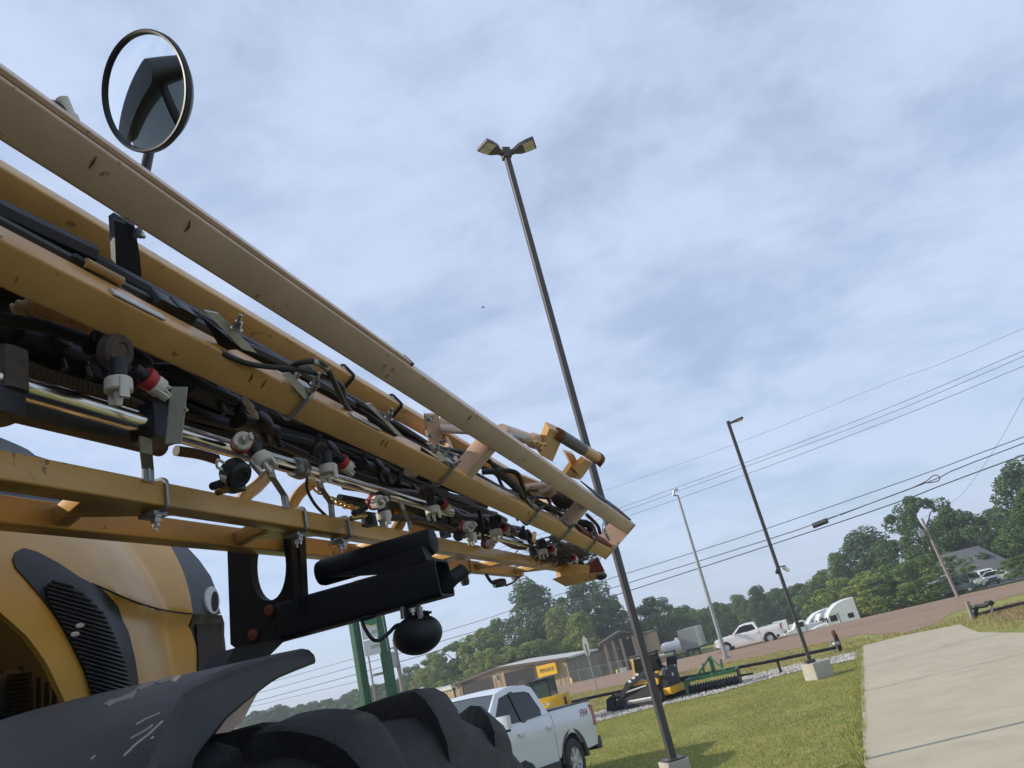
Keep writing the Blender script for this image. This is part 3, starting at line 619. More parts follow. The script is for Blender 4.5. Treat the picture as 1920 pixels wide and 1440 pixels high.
# --- nozzle assemblies
def cap_mb(r, l):
    mb = MB().lathe([(0, r*.95), (l*.1, r), (l*.55, r), (l*.62, r*.86), (l*.62, r*.5), (l*.5, r*.42)], V((0, 0, 0)), V((0, 0, 1)), 22)
    for g in (0, PI):                                         # the two ears that grip the cap
        a = V((math.cos(g), math.sin(g), 0)); b = V((-math.sin(g), math.cos(g), 0))
        mb.beam(a*r*.92+V((0, 0, l*.1)), a*r*.85+V((0, 0, l*1.05)), b, a, r*.75, r*.34, r*.1, 2)
    mb.prism(rr(r*.9, r*.42, r*.1, 2), V((0, 0, l*.4)), V((0, 0, l*1.25)), V((0, 1, 0)), V((1, 0, 0)), rr(r*.4, r*.3, r*.1, 2))
    return mb
CAPM = mesh('nozzle_cap', cap_mb(.030, .052), WPL, 40)
RING = mesh('cap_ring', MB().lathe([(0, .026), (0, .033), (.018, .033), (.02, .03), (.03, .029), (.03, .022)], V((0, 0, 0)), V((0, 0, 1)), 22).beam(V((.03, 0, .009)), V((.043, 0, .009)), V((0, 1, 0)), V((0, 0, 1)), .02, .016, .003, 2), RPL, 40)
def orient(p, ax, spin=0, sc=1): return M.Translation(p-RL) @ V(ax).normalized().to_track_quat('Z', 'Y').to_matrix().to_4x4() @ M.Rotation(spin, 4, 'Z') @ M.Scale(sc, 4)
def nozzle(px, py, r, caps, body=True):
    c = onH(px, py, r); nb = MB()
    nb.lathe([(-.03, .026), (-.025, .03), (.025, .03), (.03, .026)], c, DH, 16)
    nb.lathe([(0, .022), (.05, .022), (.055, .018)], c+NH*.0, NH+ZH*.4, 14)
    o = part('nozzle_body', nb, BPL, SP)
    for p, ax, ring, sc, spin in caps:
        p = onH(p[0], p[1], p[2]); ax = V(ax).normalized()
        nk = part('nozzle_neck', MB().tube([p-ax*.05*sc, p+ax*.01], .02*sc, 12), BPL, o)
        if ring: link('cap_ring', RING, o, orient(p-ax*.012*sc, ax, spin, sc)); p = p+ax*.016*sc
        link('nozzle_cap', CAPM, o, orient(p, ax, spin, sc))
    return o
dn = -ZH; sd = -NH*.75-DH*.55-ZH*.25
nozzle(235, 705, 1.52, [((222, 712, 1.44), dn-DH*.05, False, 1.02, 0.4), ((278, 712, 1.46), DH*.9-ZH*.5-NH*.2, True, .85, 1.2)])
nozzle(468, 835, 1.50, [((452, 832, 1.44), -DH*.75-NH*.65-ZH*.1, True, .9, .3), ((484, 856, 1.42), -ZH*.9-NH*.5+DH*.1, False, 1.05, .9)])
nozzle(628, 865, 1.52, [((614, 872, 1.46), dn, False, 1.02, 0.3), ((642, 866, 1.48), DH*.8-ZH*.6-NH*.2, True, .85, 1.4)])
nozzle(716, 935, 1.50, [((702, 942, 1.44), sd, True, .95, .5), ((718, 960, 1.44), dn+DH*.1, False, 1.05, .7)])
nozzle(820, 945, 1.52, [((810, 950, 1.46), dn, False, 1.1, 0.2), ((830, 946, 1.48), DH*.8-ZH*.6-NH*.2, True, .85, 1.4)])
nozzle(882, 985, 1.50, [((872, 988, 1.44), sd, True, 1.0, .5), ((882, 1000, 1.44), dn+DH*.1, False, 1.05, .7)])
nozzle(938, 988, 1.52, [((928, 993, 1.46), dn, False, 1.15, 0.2), ((945, 989, 1.48), DH*.8-ZH*.6-NH*.2, True, .85, 1.4)])
nozzle(918, 1018, 1.6, [((914, 1020, 1.54), sd, True, .95, .5)])
nozzle(1025, 1025, 1.5, [((1016, 1030, 1.44), dn, False, 1.15, .2), ((1034, 1028, 1.46), DH*.8-ZH*.6-NH*.2, True, .9, 1.4)])
nozzle(1085, 1060, 1.5, [((1092, 1062, 1.44), dn+DH*.6, False, 1.3, .2), ((1075, 1045, 1.46), DH*.8-ZH*.6-NH*.2, True, .9, 1.4)])
# solenoid valves with barbed brass outlets
def barbs(p0, p1, r, m, name): 
    d = (p1-p0).normalized(); l = (p1-p0).length; pr = []
    for i in range(5): pr += [(l*i/5, r*.8), (l*(i+.75)/5, r), (l*(i+.8)/5, r*.8)]
    return part(name, MB().lathe([(-l*.4, r*.9), (-l*.05, r*.9)]+pr, p0, d, 14), m, SP)
knob(onH(432, 880, 1.46), -NH*.8-ZH*.8-DH*.2, .042, .055, BPL, 'solenoid'); blob(440, 900, 1.50, .05, .05, .07, GRY, 'solenoid_bracket')
barbs(onH(418, 905, 1.48), onH(398, 912, 1.46), .012, BPL, 'barbed_outlet'); barbs(onH(432, 915, 1.5), onH(408, 922, 1.48), .012, BRS, 'barbed_outlet'); barbs(onH(445, 880, 1.5), onH(447, 895, 1.46), .01, BPL, 'barbed_outlet')
part('lock_tab', MB().tube(smooth([onH(420, 868, 1.43), onH(408, 862, 1.42), onH(407, 875, 1.42), onH(416, 880, 1.42)]), .004, 6), WPL, SP)
blob(692, 975, 1.5, .07, .05, .05, BPL, 'solenoid'); barbs(onH(680, 955, 1.48), onH(662, 962, 1.46), .011, BPL, 'barbed_outlet'); barbs(onH(678, 968, 1.48), onH(658, 972, 1.46), .011, BRS, 'barbed_outlet')
knob(onH(860, 1005, 1.48), -DH-NH*.3, .03, .05, BPL, 'solenoid'); blob(835, 1002, 1.5, .08, .04, .03, GRY, 'solenoid_bracket'); blob(1000, 1035, 1.5, .08, .05, .06, BPL, 'solenoid')
hose([onH(577, 890, 1.6), onH(575, 915, 1.6), onH(590, 945, 1.6), onH(612, 968, 1.6)], .006)
hose([onH(898, 955, 1.6), onH(904, 985, 1.58), onH(906, 1020, 1.58)], .009)
# small white connector tags
for px, py in ((466, 758), (474, 772)): part('connector_tag', MB().box(onH(px, py, 1.64), (.05, .012, .022), (DH-ZH*.4, NH, ZH), .003), WPL, SP)
part('connector_tag', MB().box(onT(1138, 1002, 1.6), (.07, .02, .045), (DT-ZT*.6, NT, ZT), .006), WPL, SP)
part('connector_tag', MB().box(onT(1130, 990, 1.6), (.10, .006, .006), (DT+ZT*.9, NT, ZT), .002), GAL, SP)
# yellow hooks and the chain under the pipe
def hook(pts, r): part('boom_hook', MB().tube(smooth([onH(*p) for p in pts]), r, 10), YEL, SP)
hook([(503, 890, 1.74), (482, 912, 1.7), (462, 928, 1.66), (452, 945, 1.64)], .024); hook([(585, 905, 1.78), (562, 925, 1.76), (548, 948, 1.74), (545, 968, 1.74)], .024)
hook([(745, 955, 1.8), (752, 975, 1.76), (735, 1005, 1.72)], .03); hook([(1002, 1000, 1.7), (1000, 1020, 1.66), (1012, 1050, 1.62)], .02)
LINK = mesh('chain_link', MB().tube([V((math.cos(g)*.011, math.sin(g)*.018, 0)) for g in [2*PI*i/12 for i in range(13)]], .0042, 6, False), BRS, 60)
def chain(a, b, n, sc=1, m=None):
    d = (b-a).normalized()
    q = d.to_track_quat('Y', 'Z').to_matrix().to_4x4()
    for i in range(n):
        link('chain_link', LINK, SP, M.Translation(a.lerp(b, (i+.5)/n)+ZH*(-.02*math.sin(PI*(i+.5)/n))-RL) @ q @ M.Rotation(PI/2*(i % 2), 4, 'Y') @ M.Scale(sc, 4))
chain(onH(578, 905, 1.7), onH(672, 955, 1.66), 11, 1.15); chain(onT(998, 826, 1.78), onT(1022, 832, 1.78), 3, 1.6)
part('yellow_plate', MB().poly([onH(770, 965, 1.9), onH(815, 965, 1.9), onH(815, 1010, 1.9), onH(772, 1002, 1.9)], .02, NH), YEL, SP)
# --- hydraulic cylinder, bracket and roller on top near the tip
part('hydraulic_cylinder', MB().lathe([(0, .035), (.42, .035), (.42, .047), (.5, .047), (.5, .03)], onT(940, 806, 1.85), onT(1000, 826, 1.85)-onT(940, 806, 1.85), 18), TAN, SP)
part('cylinder_port', MB().tube([onT(958, 815, 1.75), onT(983, 822, 1.75)], .014, 10), GAL, SP)
br = part('roller_bracket', MB().poly([onT(1030, 803, 1.80), onT(1058, 815, 1.80), onT(1036, 866, 1.80), onT(1012, 853, 1.80)], .05, -FV-EV*.3), OCH, SP)
part('roller_arm', MB().beam(onT(1048, 812, 1.86), onT(1100, 835, 1.86), DT, FV, .06, .06, .008, 2), TAN, br)
r0, r1, r2, r3 = onT(1050, 816, 1.80), onT(1092, 842, 1.78), onT(1118, 857, 1.77), onT(1124, 861, 1.77)
ro = part('boom_roller', MB().tube([r0, r1], .039, 22), GRY, SP); part('roller_sleeve', MB().tube([r1, r2], .037, 22), OCH, ro); part('roller_cap', MB().tube([r2, r3], .041, 16), RUST, ro); part('roller_cap', MB().tube([r0-(r1-r0)*.12, r0], .037, 18), RUST, ro)
part('roller_bracket', MB().poly([onT(1060, 848, 1.84), onT(1076, 852, 1.84), onT(1092, 885, 1.84), onT(1088, 900, 1.84), onT(1058, 892, 1.84), onT(1072, 872, 1.84)], .03, -FV), YEL, SP)
part('roller_bracket', MB().poly([onT(1112, 868, 1.8), onT(1098, 862, 1.8), onT(1078, 880, 1.8), onT(1090, 898, 1.8)], .04, -FV), OCH, SP)
bolt(onT(1122, 874, 1.77), -EV, .014, .03, BFR)
# inside the tip: brown casting, hose ends and the dry bird nest on the pipe
part('pivot_casting', MB().ell(onT(1055, 935, 1.8), (DT*.16, EV*.07, FV*.07)), DRT, SP); part('pivot_casting', MB().lathe([(0, .04), (.05, .04), (.05, .06), (.09, .06), (.09, .03)], onT(1020, 912, 1.8), DT-EV*.1, 16), TAN, SP)
hose([onT(975, 915, 1.82), onT(1000, 912, 1.8), onT(1020, 910, 1.78)], .02, TAN, 'rear_link')
part('curved_fairing', MB().poly([onT(925, 865, 2.0), onT(960, 885, 2.0), onT(1000, 900, 2.0), onT(1030, 912, 2.0), onT(1040, 935, 2.0), onT(985, 925, 2.0), onT(930, 895, 2.0)], .03, -FV), YEL, SP)
hose([onT(1085, 980, 1.8), onT(1105, 985, 1.74), onT(1115, 1005, 1.72)], .03); hose([onT(1100, 965, 1.8), onT(1120, 985, 1.76), onT(1125, 1000, 1.74)], .014)
nm = MB(); rn = random.Random(4)
part('nest_core', MB().ell(onH(1056, 1040, 1.64), (DH*.42, NH*.05, ZH*.045)), BPL, SP)
for i in range(3600):
    c = onH(1055+rn.gauss(0, 24), 1038+rn.gauss(0, 8), 1.62+rn.uniform(-.1, .12)); c = c+ZH*rn.gauss(0, .015); d = V((rn.gauss(0, 1), rn.gauss(0, 1), rn.gauss(0, .7))).normalized()*rn.uniform(.03, .10); s = d.orthogonal().normalized()*.0016
    nm.add([c-d, c+d*.3+V((0, 0, rn.uniform(-.01, .02))), c+d+s, c-s], [(0, 1, 2, 3)])
NST = mat('dry nest straw', (.075, .062, .04), .9, var=.5, scale=30)
nn = part('dry_nest', nm, NST, SP, sharp=0); nn['kind'] = 'stuff'
# dangling sensor under the frame
hose([onH(912, 1078, 1.7), onH(920, 1090, 1.7), onH(928, 1094, 1.7)], .012); knob(onH(926, 1095, 1.7), DH*.6-NH*.6, .03, .09, GRY, 'tilt_sensor'); hose([onH(948, 1098, 1.7), onH(962, 1092, 1.7), onH(975, 1080, 1.7)], .008)
knob(onH(868, 1072, 1.8), -ZH, .03, .09, GRY, 'drain_cap')

# ---------------- boom rest: plate column, square tube, roller, work lamp
UT = 2.9
def U3(px, py, u=UT): return onU(px, py, u)
pl = [(425, 1000), (561, 1000), (566, 1110), (574, 1190), (520, 1205), (470, 1222), (447, 1220), (432, 1208)]
hl = []
for i in range(28):
    g = 2*PI*i/28; sx = math.copysign(abs(math.cos(g))**.85, math.cos(g)); hl.append((503+33*sx+(0), 1062+64*math.sin(g)))
def uvU(px, py): p = onU(px, py, UT)-CAM; return (p.dot(NH), p.z)
pm = shell([uvU(*p) for p in pl], lambda n, z: BH(UT, n, z), .08, [[uvU(*p) for p in hl]], .05, DH)
cr_ = part('boom_rest', pm, BFR, SP)
part('flange', MB().prism([(0, 0), (.012, 0), (.012, .05), (0, .05)], onU(556, 1000, UT), onU(568, 1150, UT), NH, -DH), BFR, cr_)
for px, py in ((507, 1144), (476, 1190), (541, 1169), (523, 1170)): part('rusty_bolt', MB().lathe([(0, .022), (.012, .022), (.016, .014)], onU(px, py, UT-.002), -DH, 14), RUST if (px != 523) else BFR, cr_)
zb = .0955*UT; zt = .1465*UT; n0, n1 = .588*UT, .3755*UT
th = (zt-zb)
sq = MB(); po = rr(.16, th, .02, 3); pi_ = rr(.14, th-.02, .015, 3); c0 = BH(UT+.06, n0+.1, (zt+zb)/2); c1 = BH(UT+.06, n1, (zt+zb)/2)
k = len(po); vs = [c0+DH*x+ZH*y for x, y in po]+[c1+DH*x+ZH*y for x, y in po]+[c1+DH*x+ZH*y for x, y in pi_]+[c1+NH*.25+DH*x+ZH*y for x, y in pi_]
sq.add(vs, [(j*k+i, j*k+(i+1) % k, (j+1)*k+(i+1) % k, (j+1)*k+i) for j in range(3) for i in range(k)]+[tuple(range(3*k, 4*k))])
tb = part('square_tube', sq, BFR, cr_)
part('rest_roller', MB().lathe([(0, .02), (.01, .05), (.03, .056), (.52, .056), (.54, .05), (.55, .02)], BH(UT+.10, .572*UT, .176*UT), -NH, 24), BFR, cr_)
part('rest_block', MB().box(onU(700, 1052, UT+.15), (.16, .14, .08), (NH, DH, ZH), .01), YEL, cr_)
part('rest_saddle', MB().poly([onU(615, 1082, UT), onU(700, 1055, UT), onU(790, 1025, UT), onU(800, 1050, UT), onU(720, 1075, UT)], .08, DH), BFR, cr_)
part('brace_tube', MB().tube([onU(828, 1108, 3.0), onU(848, 1085, 3.0), onU(868, 1070, 3.05)], .03, 12), BFR, SP)
# lamp
lc = onU(783, 1190, UT+.04)
lm = part('work_lamp', MB().ell(lc, ((-NH)*.102-ZH*.0, DH*.075, ZH*.076), 28, 16), BPL, SP)
part('lamp_mount', MB().beam(lc+ZH*.06-NH*-.005, lc+ZH*.115, NH, DH, .055, .05, .004, 2), BPL, lm)
for px in (757, 789): part('mount_ear', MB().beam(onU(px, 1160, UT), onU(px-2, 1138, UT), NH, DH, .014, .03, .002, 1), GAL, lm)
bolt(onU(796, 1151, UT), -NH, .01, .014, BFR, lm); bolt(onU(772, 1141, UT), -ZH, .012, .012, None, lm)
part('lamp_cable', MB().tube(smooth([onU(678, 1160, UT), onU(684, 1178, UT), onU(698, 1198, UT-.02), onU(712, 1200, UT-.02), onU(730, 1186, UT), onU(745, 1172, UT), onU(765, 1175, UT)]), .0075, 8), BLK, lm)
part('cable_grommet', MB().ell(onU(690, 1158, UT), (NH*.04, DH*.03, ZH*.01)), BLK, cr_)
# support leg of the fender below the plate
lg = [onN(*p, 1.46) for p in ((540, 1235), (523, 1257), (494, 1279), (454, 1354), (432, 1372), (404, 1376), (460, 1300), (500, 1262))]
part('fender_support', MB().poly(lg, .06, NH), TAN, SP)
part('fender_support_rear', MB().poly([onN(440, 1215, 1.8), onN(540, 1195, 1.8), onN(500, 1235, 1.8), onN(420, 1252, 1.8)], .1, NH), BFR, SP)

# ---------------- front wheel and fender
WU, WN, WR = 2.06, 1.33, 1.10
wc = BH(WU, WN, -.005-WR)
tw = .52
pr = [(-tw, .62), (-tw-.02, .74), (-tw-.015, WR*.82), (-tw+.03, WR-.13), (-tw+.10, WR-.085), (-.2, WR-.070), (0, WR-.064), (.2, WR-.070), (tw-.10, WR-.085), (tw-.03, WR-.13), (tw+.015, WR*.82), (tw+.02, .74), (tw, .62)]
ty = part('front_tyre', MB().lathe(pr, wc, NH, 72, False), RUB, SP, sharp=60)
part('rim', MB().lathe([(-.3, .62), (-.28, .5), (-.05, .45), (-.04, .2), (-.12, .18), (-.12, .05)], wc, NH, 32), YEL, ty)
def lug_mb(side):                                             # one curved tread bar from near the middle over the shoulder
    n = 12; vs = []; fs = []
    for i in range(n+1):
        t = i/n; a = side*(.02+.53*t); th = -.36*t**1.5; hw = .096-.022*t+(.02 if t < .1 else 0)
        rad = WR-.07-.02*t*t-(.12*max(0, (t-.76)/.24)**1.5); top = rad+.066*min(1, t*8+.55)
        if t > .9: a = side*(.497+(t-.9)*.35)
        for dt, r_ in ((-hw-.022, rad-.02), (-hw, top-.006), (-hw+.02, top), (hw-.02, top), (hw, top-.006), (hw+.022, rad-.02)):
            g = th+dt; vs.append(V((a, math.sin(g)*r_, math.cos(g)*r_)))
    for i in range(n):
        for j in range(5): fs.append((i*6+j, i*6+j+1, i*6+7+j, i*6+6+j))
    fs += [(0, 1, 2, 3, 4, 5), tuple(n*6+j for j in range(6))]
    return MB().add(vs, fs)
BAS = M(((NH.x, DH.x, 0, 0), (NH.y, DH.y, 0, 0), (0, 0, 1, 0), (0, 0, 0, 1)))
for side in (-1, 1):
    me = mesh('tread_lug', lug_mb(side), RUB, 50)
    for i in range(16):
        g = 2*PI*(i+.18)/16+(0 if side < 0 else PI/16)
        link('tread_lug', me, ty, M.Translation(wc-RL) @ BAS @ M.Rotation(g, 4, 'X'))
# fender: sheet curved about the axle with a turned-down outer lip
fz = [(-.35, 1.6), (0, 0)]
def fend(u): 
    # height of the fender crown (relative to the lens) along the machine
    pts = [(.2, -.62), (.6, -.28), (.95, -.06), (1.3, .075), (1.6, .145), (1.9, .175), (2.15, .185), (2.39, .185)]
    for i in range(len(pts)-1):
        if u <= pts[i+1][0]: a, b = pts[i], pts[i+1]; t = (u-a[0])/(b[0]-a[0]); return a[1]+(b[1]-a[1])*t
    return pts[-1][1]
def fendS(u): return (fend(u-.12)+fend(u-.06)+fend(u)+fend(u+.06)+fend(u+.12))/5 if u < 2.2 else fend(u)
us = [.2+i*(2.40-.2)/44 for i in range(45)]
def lerpt(T, u):
    for (a, b), (c, d) in zip(T[:-1], T[1:]):
        if u <= c: t = max(0, (u-a)/(c-a)); return b+(d-b)*t
    return T[-1][1]
def frow(u):
    no = lerpt([(.2, .78), (1.0, .97), (1.28, 1.09), (1.65, 1.29), (2.1, 1.36), (2.4, 1.385)], u); ni = 1.95; z = fendS(u)
    zc = z-lerpt([(.2, .2), (1.0, .15), (1.28, .10), (1.65, .045), (2.1, .018), (2.4, .004)], u); lp_ = lerpt([(.2, .25), (1.0, .25), (1.28, .2), (1.65, .145), (1.8, .105), (2.14, .06), (2.4, .045)], u)
    sec = [(ni+.02, z-.03), (ni, z-.006), (ni-.1, z), (ni*.6+no*.4, z-(z-zc)*.18), (ni*.3+no*.7, z-(z-zc)*.5), (no+.04, zc+.004), (no+.015, zc-.006), (no+.002, zc-.022), (no-.002, zc-lp_*.6), (no-.004, zc-lp_)]
    return [BH(u, a, b) for a, b in sec]
rows = [frow(u) for u in us]; m_ = len(rows[0]); vs = [p for r_ in rows for p in r_]; vs2 = [p-ZH*.008+NH*.004 for p in vs]
fs = [(i*m_+j, i*m_+j+1, (i+1)*m_+j+1, (i+1)*m_+j) for i in range(len(us)-1) for j in range(m_-1)]
n_ = len(vs); bd = [(0, j, j+1) for j in range(m_-1)]
fs2 = [tuple(i+n_ for i in f[::-1]) for f in fs]+[((len(us)-1)*m_+j, (len(us)-1)*m_+j+1, (len(us)-1)*m_+j+1+n_, (len(us)-1)*m_+j+n_) for j in range(m_-1)]+[(i*m_+m_-1, (i+1)*m_+m_-1, (i+1)*m_+m_-1+n_, i*m_+m_-1+n_) for i in range(len(us)-1)]
fe = part('front_fender', MB().add(vs+vs2, fs+fs2), FEN, SP, sharp=16)
def onF(px, py):                                              # where a pixel's ray meets the fender crown
    for i in range(400):
        u = .3+i*.0055; p = onU(px, py, u)
        if (p-CAM).z <= fendS(u)+.006 and loc(p)[1] < 2.1: return BH(u, loc(p)[1], fendS(u)+.008)
    return onU(px, py, 2.3)
flm = [[(193, 1325), (205, 1318), (228, 1312), (240, 1305), (255, 1298), (262, 1290), (252, 1306), (250, 1312), (235, 1316), (215, 1322), (203, 1327)], [(253, 1297), (268, 1287), (285, 1281), (292, 1283), (278, 1290), (262, 1296)], [(285, 1282), (305, 1278), (322, 1272), (340, 1271), (330, 1280), (318, 1281), (300, 1286)]]
for f in flm:
    P_ = [onF(*p) for p in f]; part('peeling_film', MB().poly(P_, .003, ZH), PEEL, fe, sharp=0)
for l in ([(245, 1388), (262, 1378), (278, 1370), (286, 1362)], [(232, 1420), (255, 1400), (280, 1380), (305, 1355)], [(300, 1340), (275, 1350), (255, 1362)], [(283, 1388), (288, 1386)], [(170, 1428), (178, 1422)]):
    part('scuff_mark', MB().tube([onF(*p) for p in l], .0018, 5), PEEL, fe)

# ---------------- hood, nose and engine bay
def cl(x, a=0, b=1): return max(a, min(b, x))
def nfun0(u, z): return 2.02+.42*cl((z-.22)/.85, 0, 1.3)**2.0+.17*cl((u-1.85)/.85, 0, 1.2)**2.0
SEAM = []
def nfun(u, z):
    n = nfun0(u, z)
    if SEAM and u > SEAM[0][0]-.12:
        zs = lerpt(SEAM, u); n += .045*ss(0, .05, zs-z)*ss(SEAM[0][0]-.12, SEAM[0][0]+.1, u)
    return n
def onHood(px, py, off=0):
    n = 2.05
    for _ in range(12):
        p = onN(px, py, n); u, _n, z = loc(p); n = .5*n+.5*(nfun(u, z)-off)
    p = onN(px, py, n); u, _n, z = loc(p); return u, z
def hood_panel(pxs, m, name, off=0, th=.02, step=.06, par=None, mirror=True, holes=()):
    fn = lambda u, z: BH(u, nfun(u, z)-off, z)
    o = part(name, shell([onHood(*p, off) for p in pxs], fn, step, [[onHood(*p, off) for p in h] for h in holes], th, NH), m, par or SP, sharp=40)
    return o
SEAM = sorted(onHood(*p) for p in ((190, 1100), (225, 1118), (270, 1134), (310, 1144), (345, 1149), (372, 1151), (415, 1153)))
yel = [(-140, 905), (-100, 915), (0, 936), (100, 944), (165, 940), (235, 960), (318, 1020), (345, 1075), (358, 1125), (362, 1150), (368, 1210), (371, 1262), (372, 1310), (200, 1400), (135, 1345), (125, 1322), (110, 1290), (85, 1240), (50, 1192), (0, 1148), (-60, 1115), (-140, 1090)]
hd = hood_panel(yel, HOOD, 'hood', 0, .02, .035)
vent = [(25, 1048), (30, 1035), (45, 1027), (70, 1034), (110, 1055), (150, 1082), (195, 1108), (222, 1138), (242, 1185), (254, 1235), (262, 1300), (185, 1335), (168, 1280), (140, 1218), (110, 1163), (60, 1098), (30, 1064)]
vt = hood_panel(vent, BPL, 'side_vent', .006, .01, .05, hd)
vm = [(85, 1100), (100, 1088), (130, 1095), (165, 1120), (195, 1150), (215, 1190), (235, 1240), (248, 1300), (180, 1325), (160, 1255), (130, 1195), (90, 1125)]
hood_panel(vm, DARK, 'vent_mesh', .010, .004, .05, vt)
for i in range(34):
    c0_ = 1062+i*8.0; xs_ = []
    for j in range(len(vm)):
        (xa, ya), (xb, yb) = vm[j], vm[(j+1) % len(vm)]; fa, fb = ya-.28*xa-c0_, yb-.28*xb-c0_
        if fa*fb < 0: t_ = fa/(fa-fb); xs_.append(xa+(xb-xa)*t_)
    if len(xs_) < 2: continue
    pts = []
    for k_ in range(5):
        x_ = min(xs_)+(max(xs_)-min(xs_))*k_/4; u, z = onHood(x_, c0_+.28*x_, .016); pts.append(BH(u, nfun(u, z)-.016, z))
    part('vent_slat', MB().tube(pts, .0045, 5), BPL, vt)
def hline(pxs, r, m, name, off=.002):
    pts = []
    for p in pxs: u, z = onHood(*p, off); pts.append(BH(u, nfun(u, z)-off, z))
    return part(name, MB().tube(smooth(pts), r, 6), m, hd)
hline([(172, 1094), (205, 1108), (250, 1127), (300, 1142), (340, 1149), (361, 1151)], .0035, BFR, 'panel_seam', .002)
for px, py in ((147, 1174), (138, 1190)):
    u, z = onHood(px, py, .02); part('leaf_litter', MB().ell(BH(u, nfun(u, z)-.026, z), (DH*.018, NH*.004, (ZH-DH*-.4)*.008)), LED, vt)
nose = [(318, 1020), (335, 1012), (352, 1026), (374, 1050), (395, 1080), (405, 1105), (410, 1135), (414, 1151), (362, 1150), (358, 1125), (345, 1075)]
ns = hood_panel(nose, GRY, 'nose_cowl', .0, .03, .05)
low = [(361, 1153), (416, 1153), (421, 1168), (425, 1262), (424, 1300), (371, 1310), (370, 1262), (367, 1210)]
lo = hood_panel(low, GRY, 'grille_surround', -.003, .03, .05)
hood_panel([(369, 1170), (417, 1168), (421, 1262), (421, 1290), (374, 1300), (372, 1250)], BPL, 'front_grille', .008, .01, .04, lo)
el = [(399+13*math.cos(2*PI*i/20)+2*math.sin(2*PI*i/20), 1125+26*math.sin(2*PI*i/20)) for i in range(20)]
hl_ = hood_panel(el, CLR, 'headlight', .010, .012, .03, ns)
hood_panel([(404+6*math.cos(2*PI*i/14), 1127+19*math.sin(2*PI*i/14)) for i in range(14)], DARK, 'lamp_reflector', .015, .006, .03, hl_)
hood_panel([(-140, 760), (0, 818), (60, 841), (112, 866), (200, 925), (255, 972), (322, 1020), (318, 1024), (235, 962), (165, 934), (100, 938), (0, 930), (-140, 900)], GRY, 'hood_top', .0, .02, .06)
mh = hood_panel([(-140, 885), (-60, 905), (0, 916), (100, 926), (160, 936), (172, 946), (100, 946), (0, 938), (-100, 918)], BPL, 'top_intake', .010, .01, .05)
for i in range(26):
    px = -60+i*9; 
    u, z = onHood(px, 912+.17*(px if px > 0 else px*1.2), .018); part('intake_bar', MB().beam(BH(u, nfun(u, z)-.016, z-.03), BH(u, nfun(u, z)-.016, z+.035), DH, NH, .006, .006, .001, 1), BFR, mh)
# far side and core of the hood (seen only from elsewhere or through gaps)
hb = MB()
prof = [(-1.0, 1.02), (.3, 1.0), (1.4, .93), (1.9, .8), (2.2, .5), (2.45, .22), (2.52, -.1), (2.52, -.75), (-1.0, -.75)]
hb = shell([(a, b) for a, b in prof], lambda u, z: BH(u, 2.62, z), .2, (), .75, NH); part('hood_core', hb, HOOD, SP)
part('engine_bay_shade', MB().box(BH(.75, 2.50, -.05), (3.6, .12, 1.4), (DH, NH, ZH), .02), DARK, SP)  # near-black slab stands in for shade inside the engine bay
part('chassis_rail', MB().box(BH(.6, 2.45, -1.0), (4.4, .25, .4), (DH, NH, ZH), .02), BFR, SP)
part('axle_beam', MB().box(BH(WU, 2.6, -1.15), (.3, 2.2, .3), (DH, NH, ZH), .03), BFR, SP)
al = onN(8, 1305, 2.38)
ao = part('alternator', MB().lathe([(-.05, .075), (0, .08), (.05, .075), (.06, .05), (.06, .02)], al, -NH-DH*.2, 22), BPL, SP)
for i in range(9): part('cooling_fin', MB().box(al-NH*.066+ZH*(.055-.0135*i), (.09, .008, .006), (DH, NH, ZH)), BFR, ao)
for i in range(5): part('engine_pipe', MB().tube([onN(40+16*i, 1250+10*i, 2.33), onN(45+14*i, 1330, 2.33), onN(60+8*i, 1400, 2.33)], .008, 8), BFR, SP)
# cab, behind and outside the frame; it shows in the mirror
cbx = part('cab', MB().box(BH(0.05, 2.65, .75), (1.5, 1.5, .12), (DH, NH, ZH), .02), BFR, SP)
for a, b in ((-.75, 1.95), (-.75, 3.35), (-2.2, 1.95), (-2.2, 3.35)): part('cab_pillar', MB().beam(BH(a+1.5, b, .8), BH(a+1.4, b+(.05 if b < 2.5 else -.05), 2.12), DH, NH, .09, .09, .02), BFR, cbx)
part('cab_roof', MB().beam(BH(-0.95, 2.65, 2.2), BH(0.95, 2.65, 2.2), NH, ZH, 1.7, .24, .1, 4), BPL, cbx)
part('cab_glass', MB().poly([BH(0.83, 1.98, .8), BH(0.83, 3.32, .8), BH(0.71, 3.3, 2.1), BH(0.71, 2.0, 2.1)], .006, DH), WSG, cbx)
part('cab_glass', MB().poly([BH(0.77, 1.93, .8), BH(-0.65, 1.93, .8), BH(-0.75, 1.98, 2.1), BH(0.67, 1.98, 2.1)], .006, -NH), WSG, cbx)
part('cab_body', MB().box(BH(0.05, 2.65, 0), (1.6, 1.55, 1.4), (DH, NH, ZH), .05), BPL, cbx)
part('cab_seat', MB().box(BH(-0.15, 2.65, 1.15), (.5, .6, .8), (DH, NH, ZH), .08), BPL, cbx)
part('exhaust_stack', MB().tube([BH(-.5, 1.7, .2), BH(-.5, 1.7, 2.6)], .07, 18), BPL, cbx)
for nn_ in (3.95,):
    part('front_tyre', MB().lathe(pr, BH(WU, nn_, -.035-WR), NH, 48, False), RUB, SP, sharp=60)
for nn_ in (1.27, 3.95): part('rear_tyre', MB().lathe(pr, BH(-3.2, nn_, -.035-WR), NH, 48, False), RUB, SP, sharp=60)
part('spray_tank', MB().lathe([(-1.3, .2), (-1.25, .7), (-1.1, .8), (1.1, .8), (1.25, .7), (1.3, .2)], BH(-4.0, 2.62, .3), DH, 32), WPL, SP)
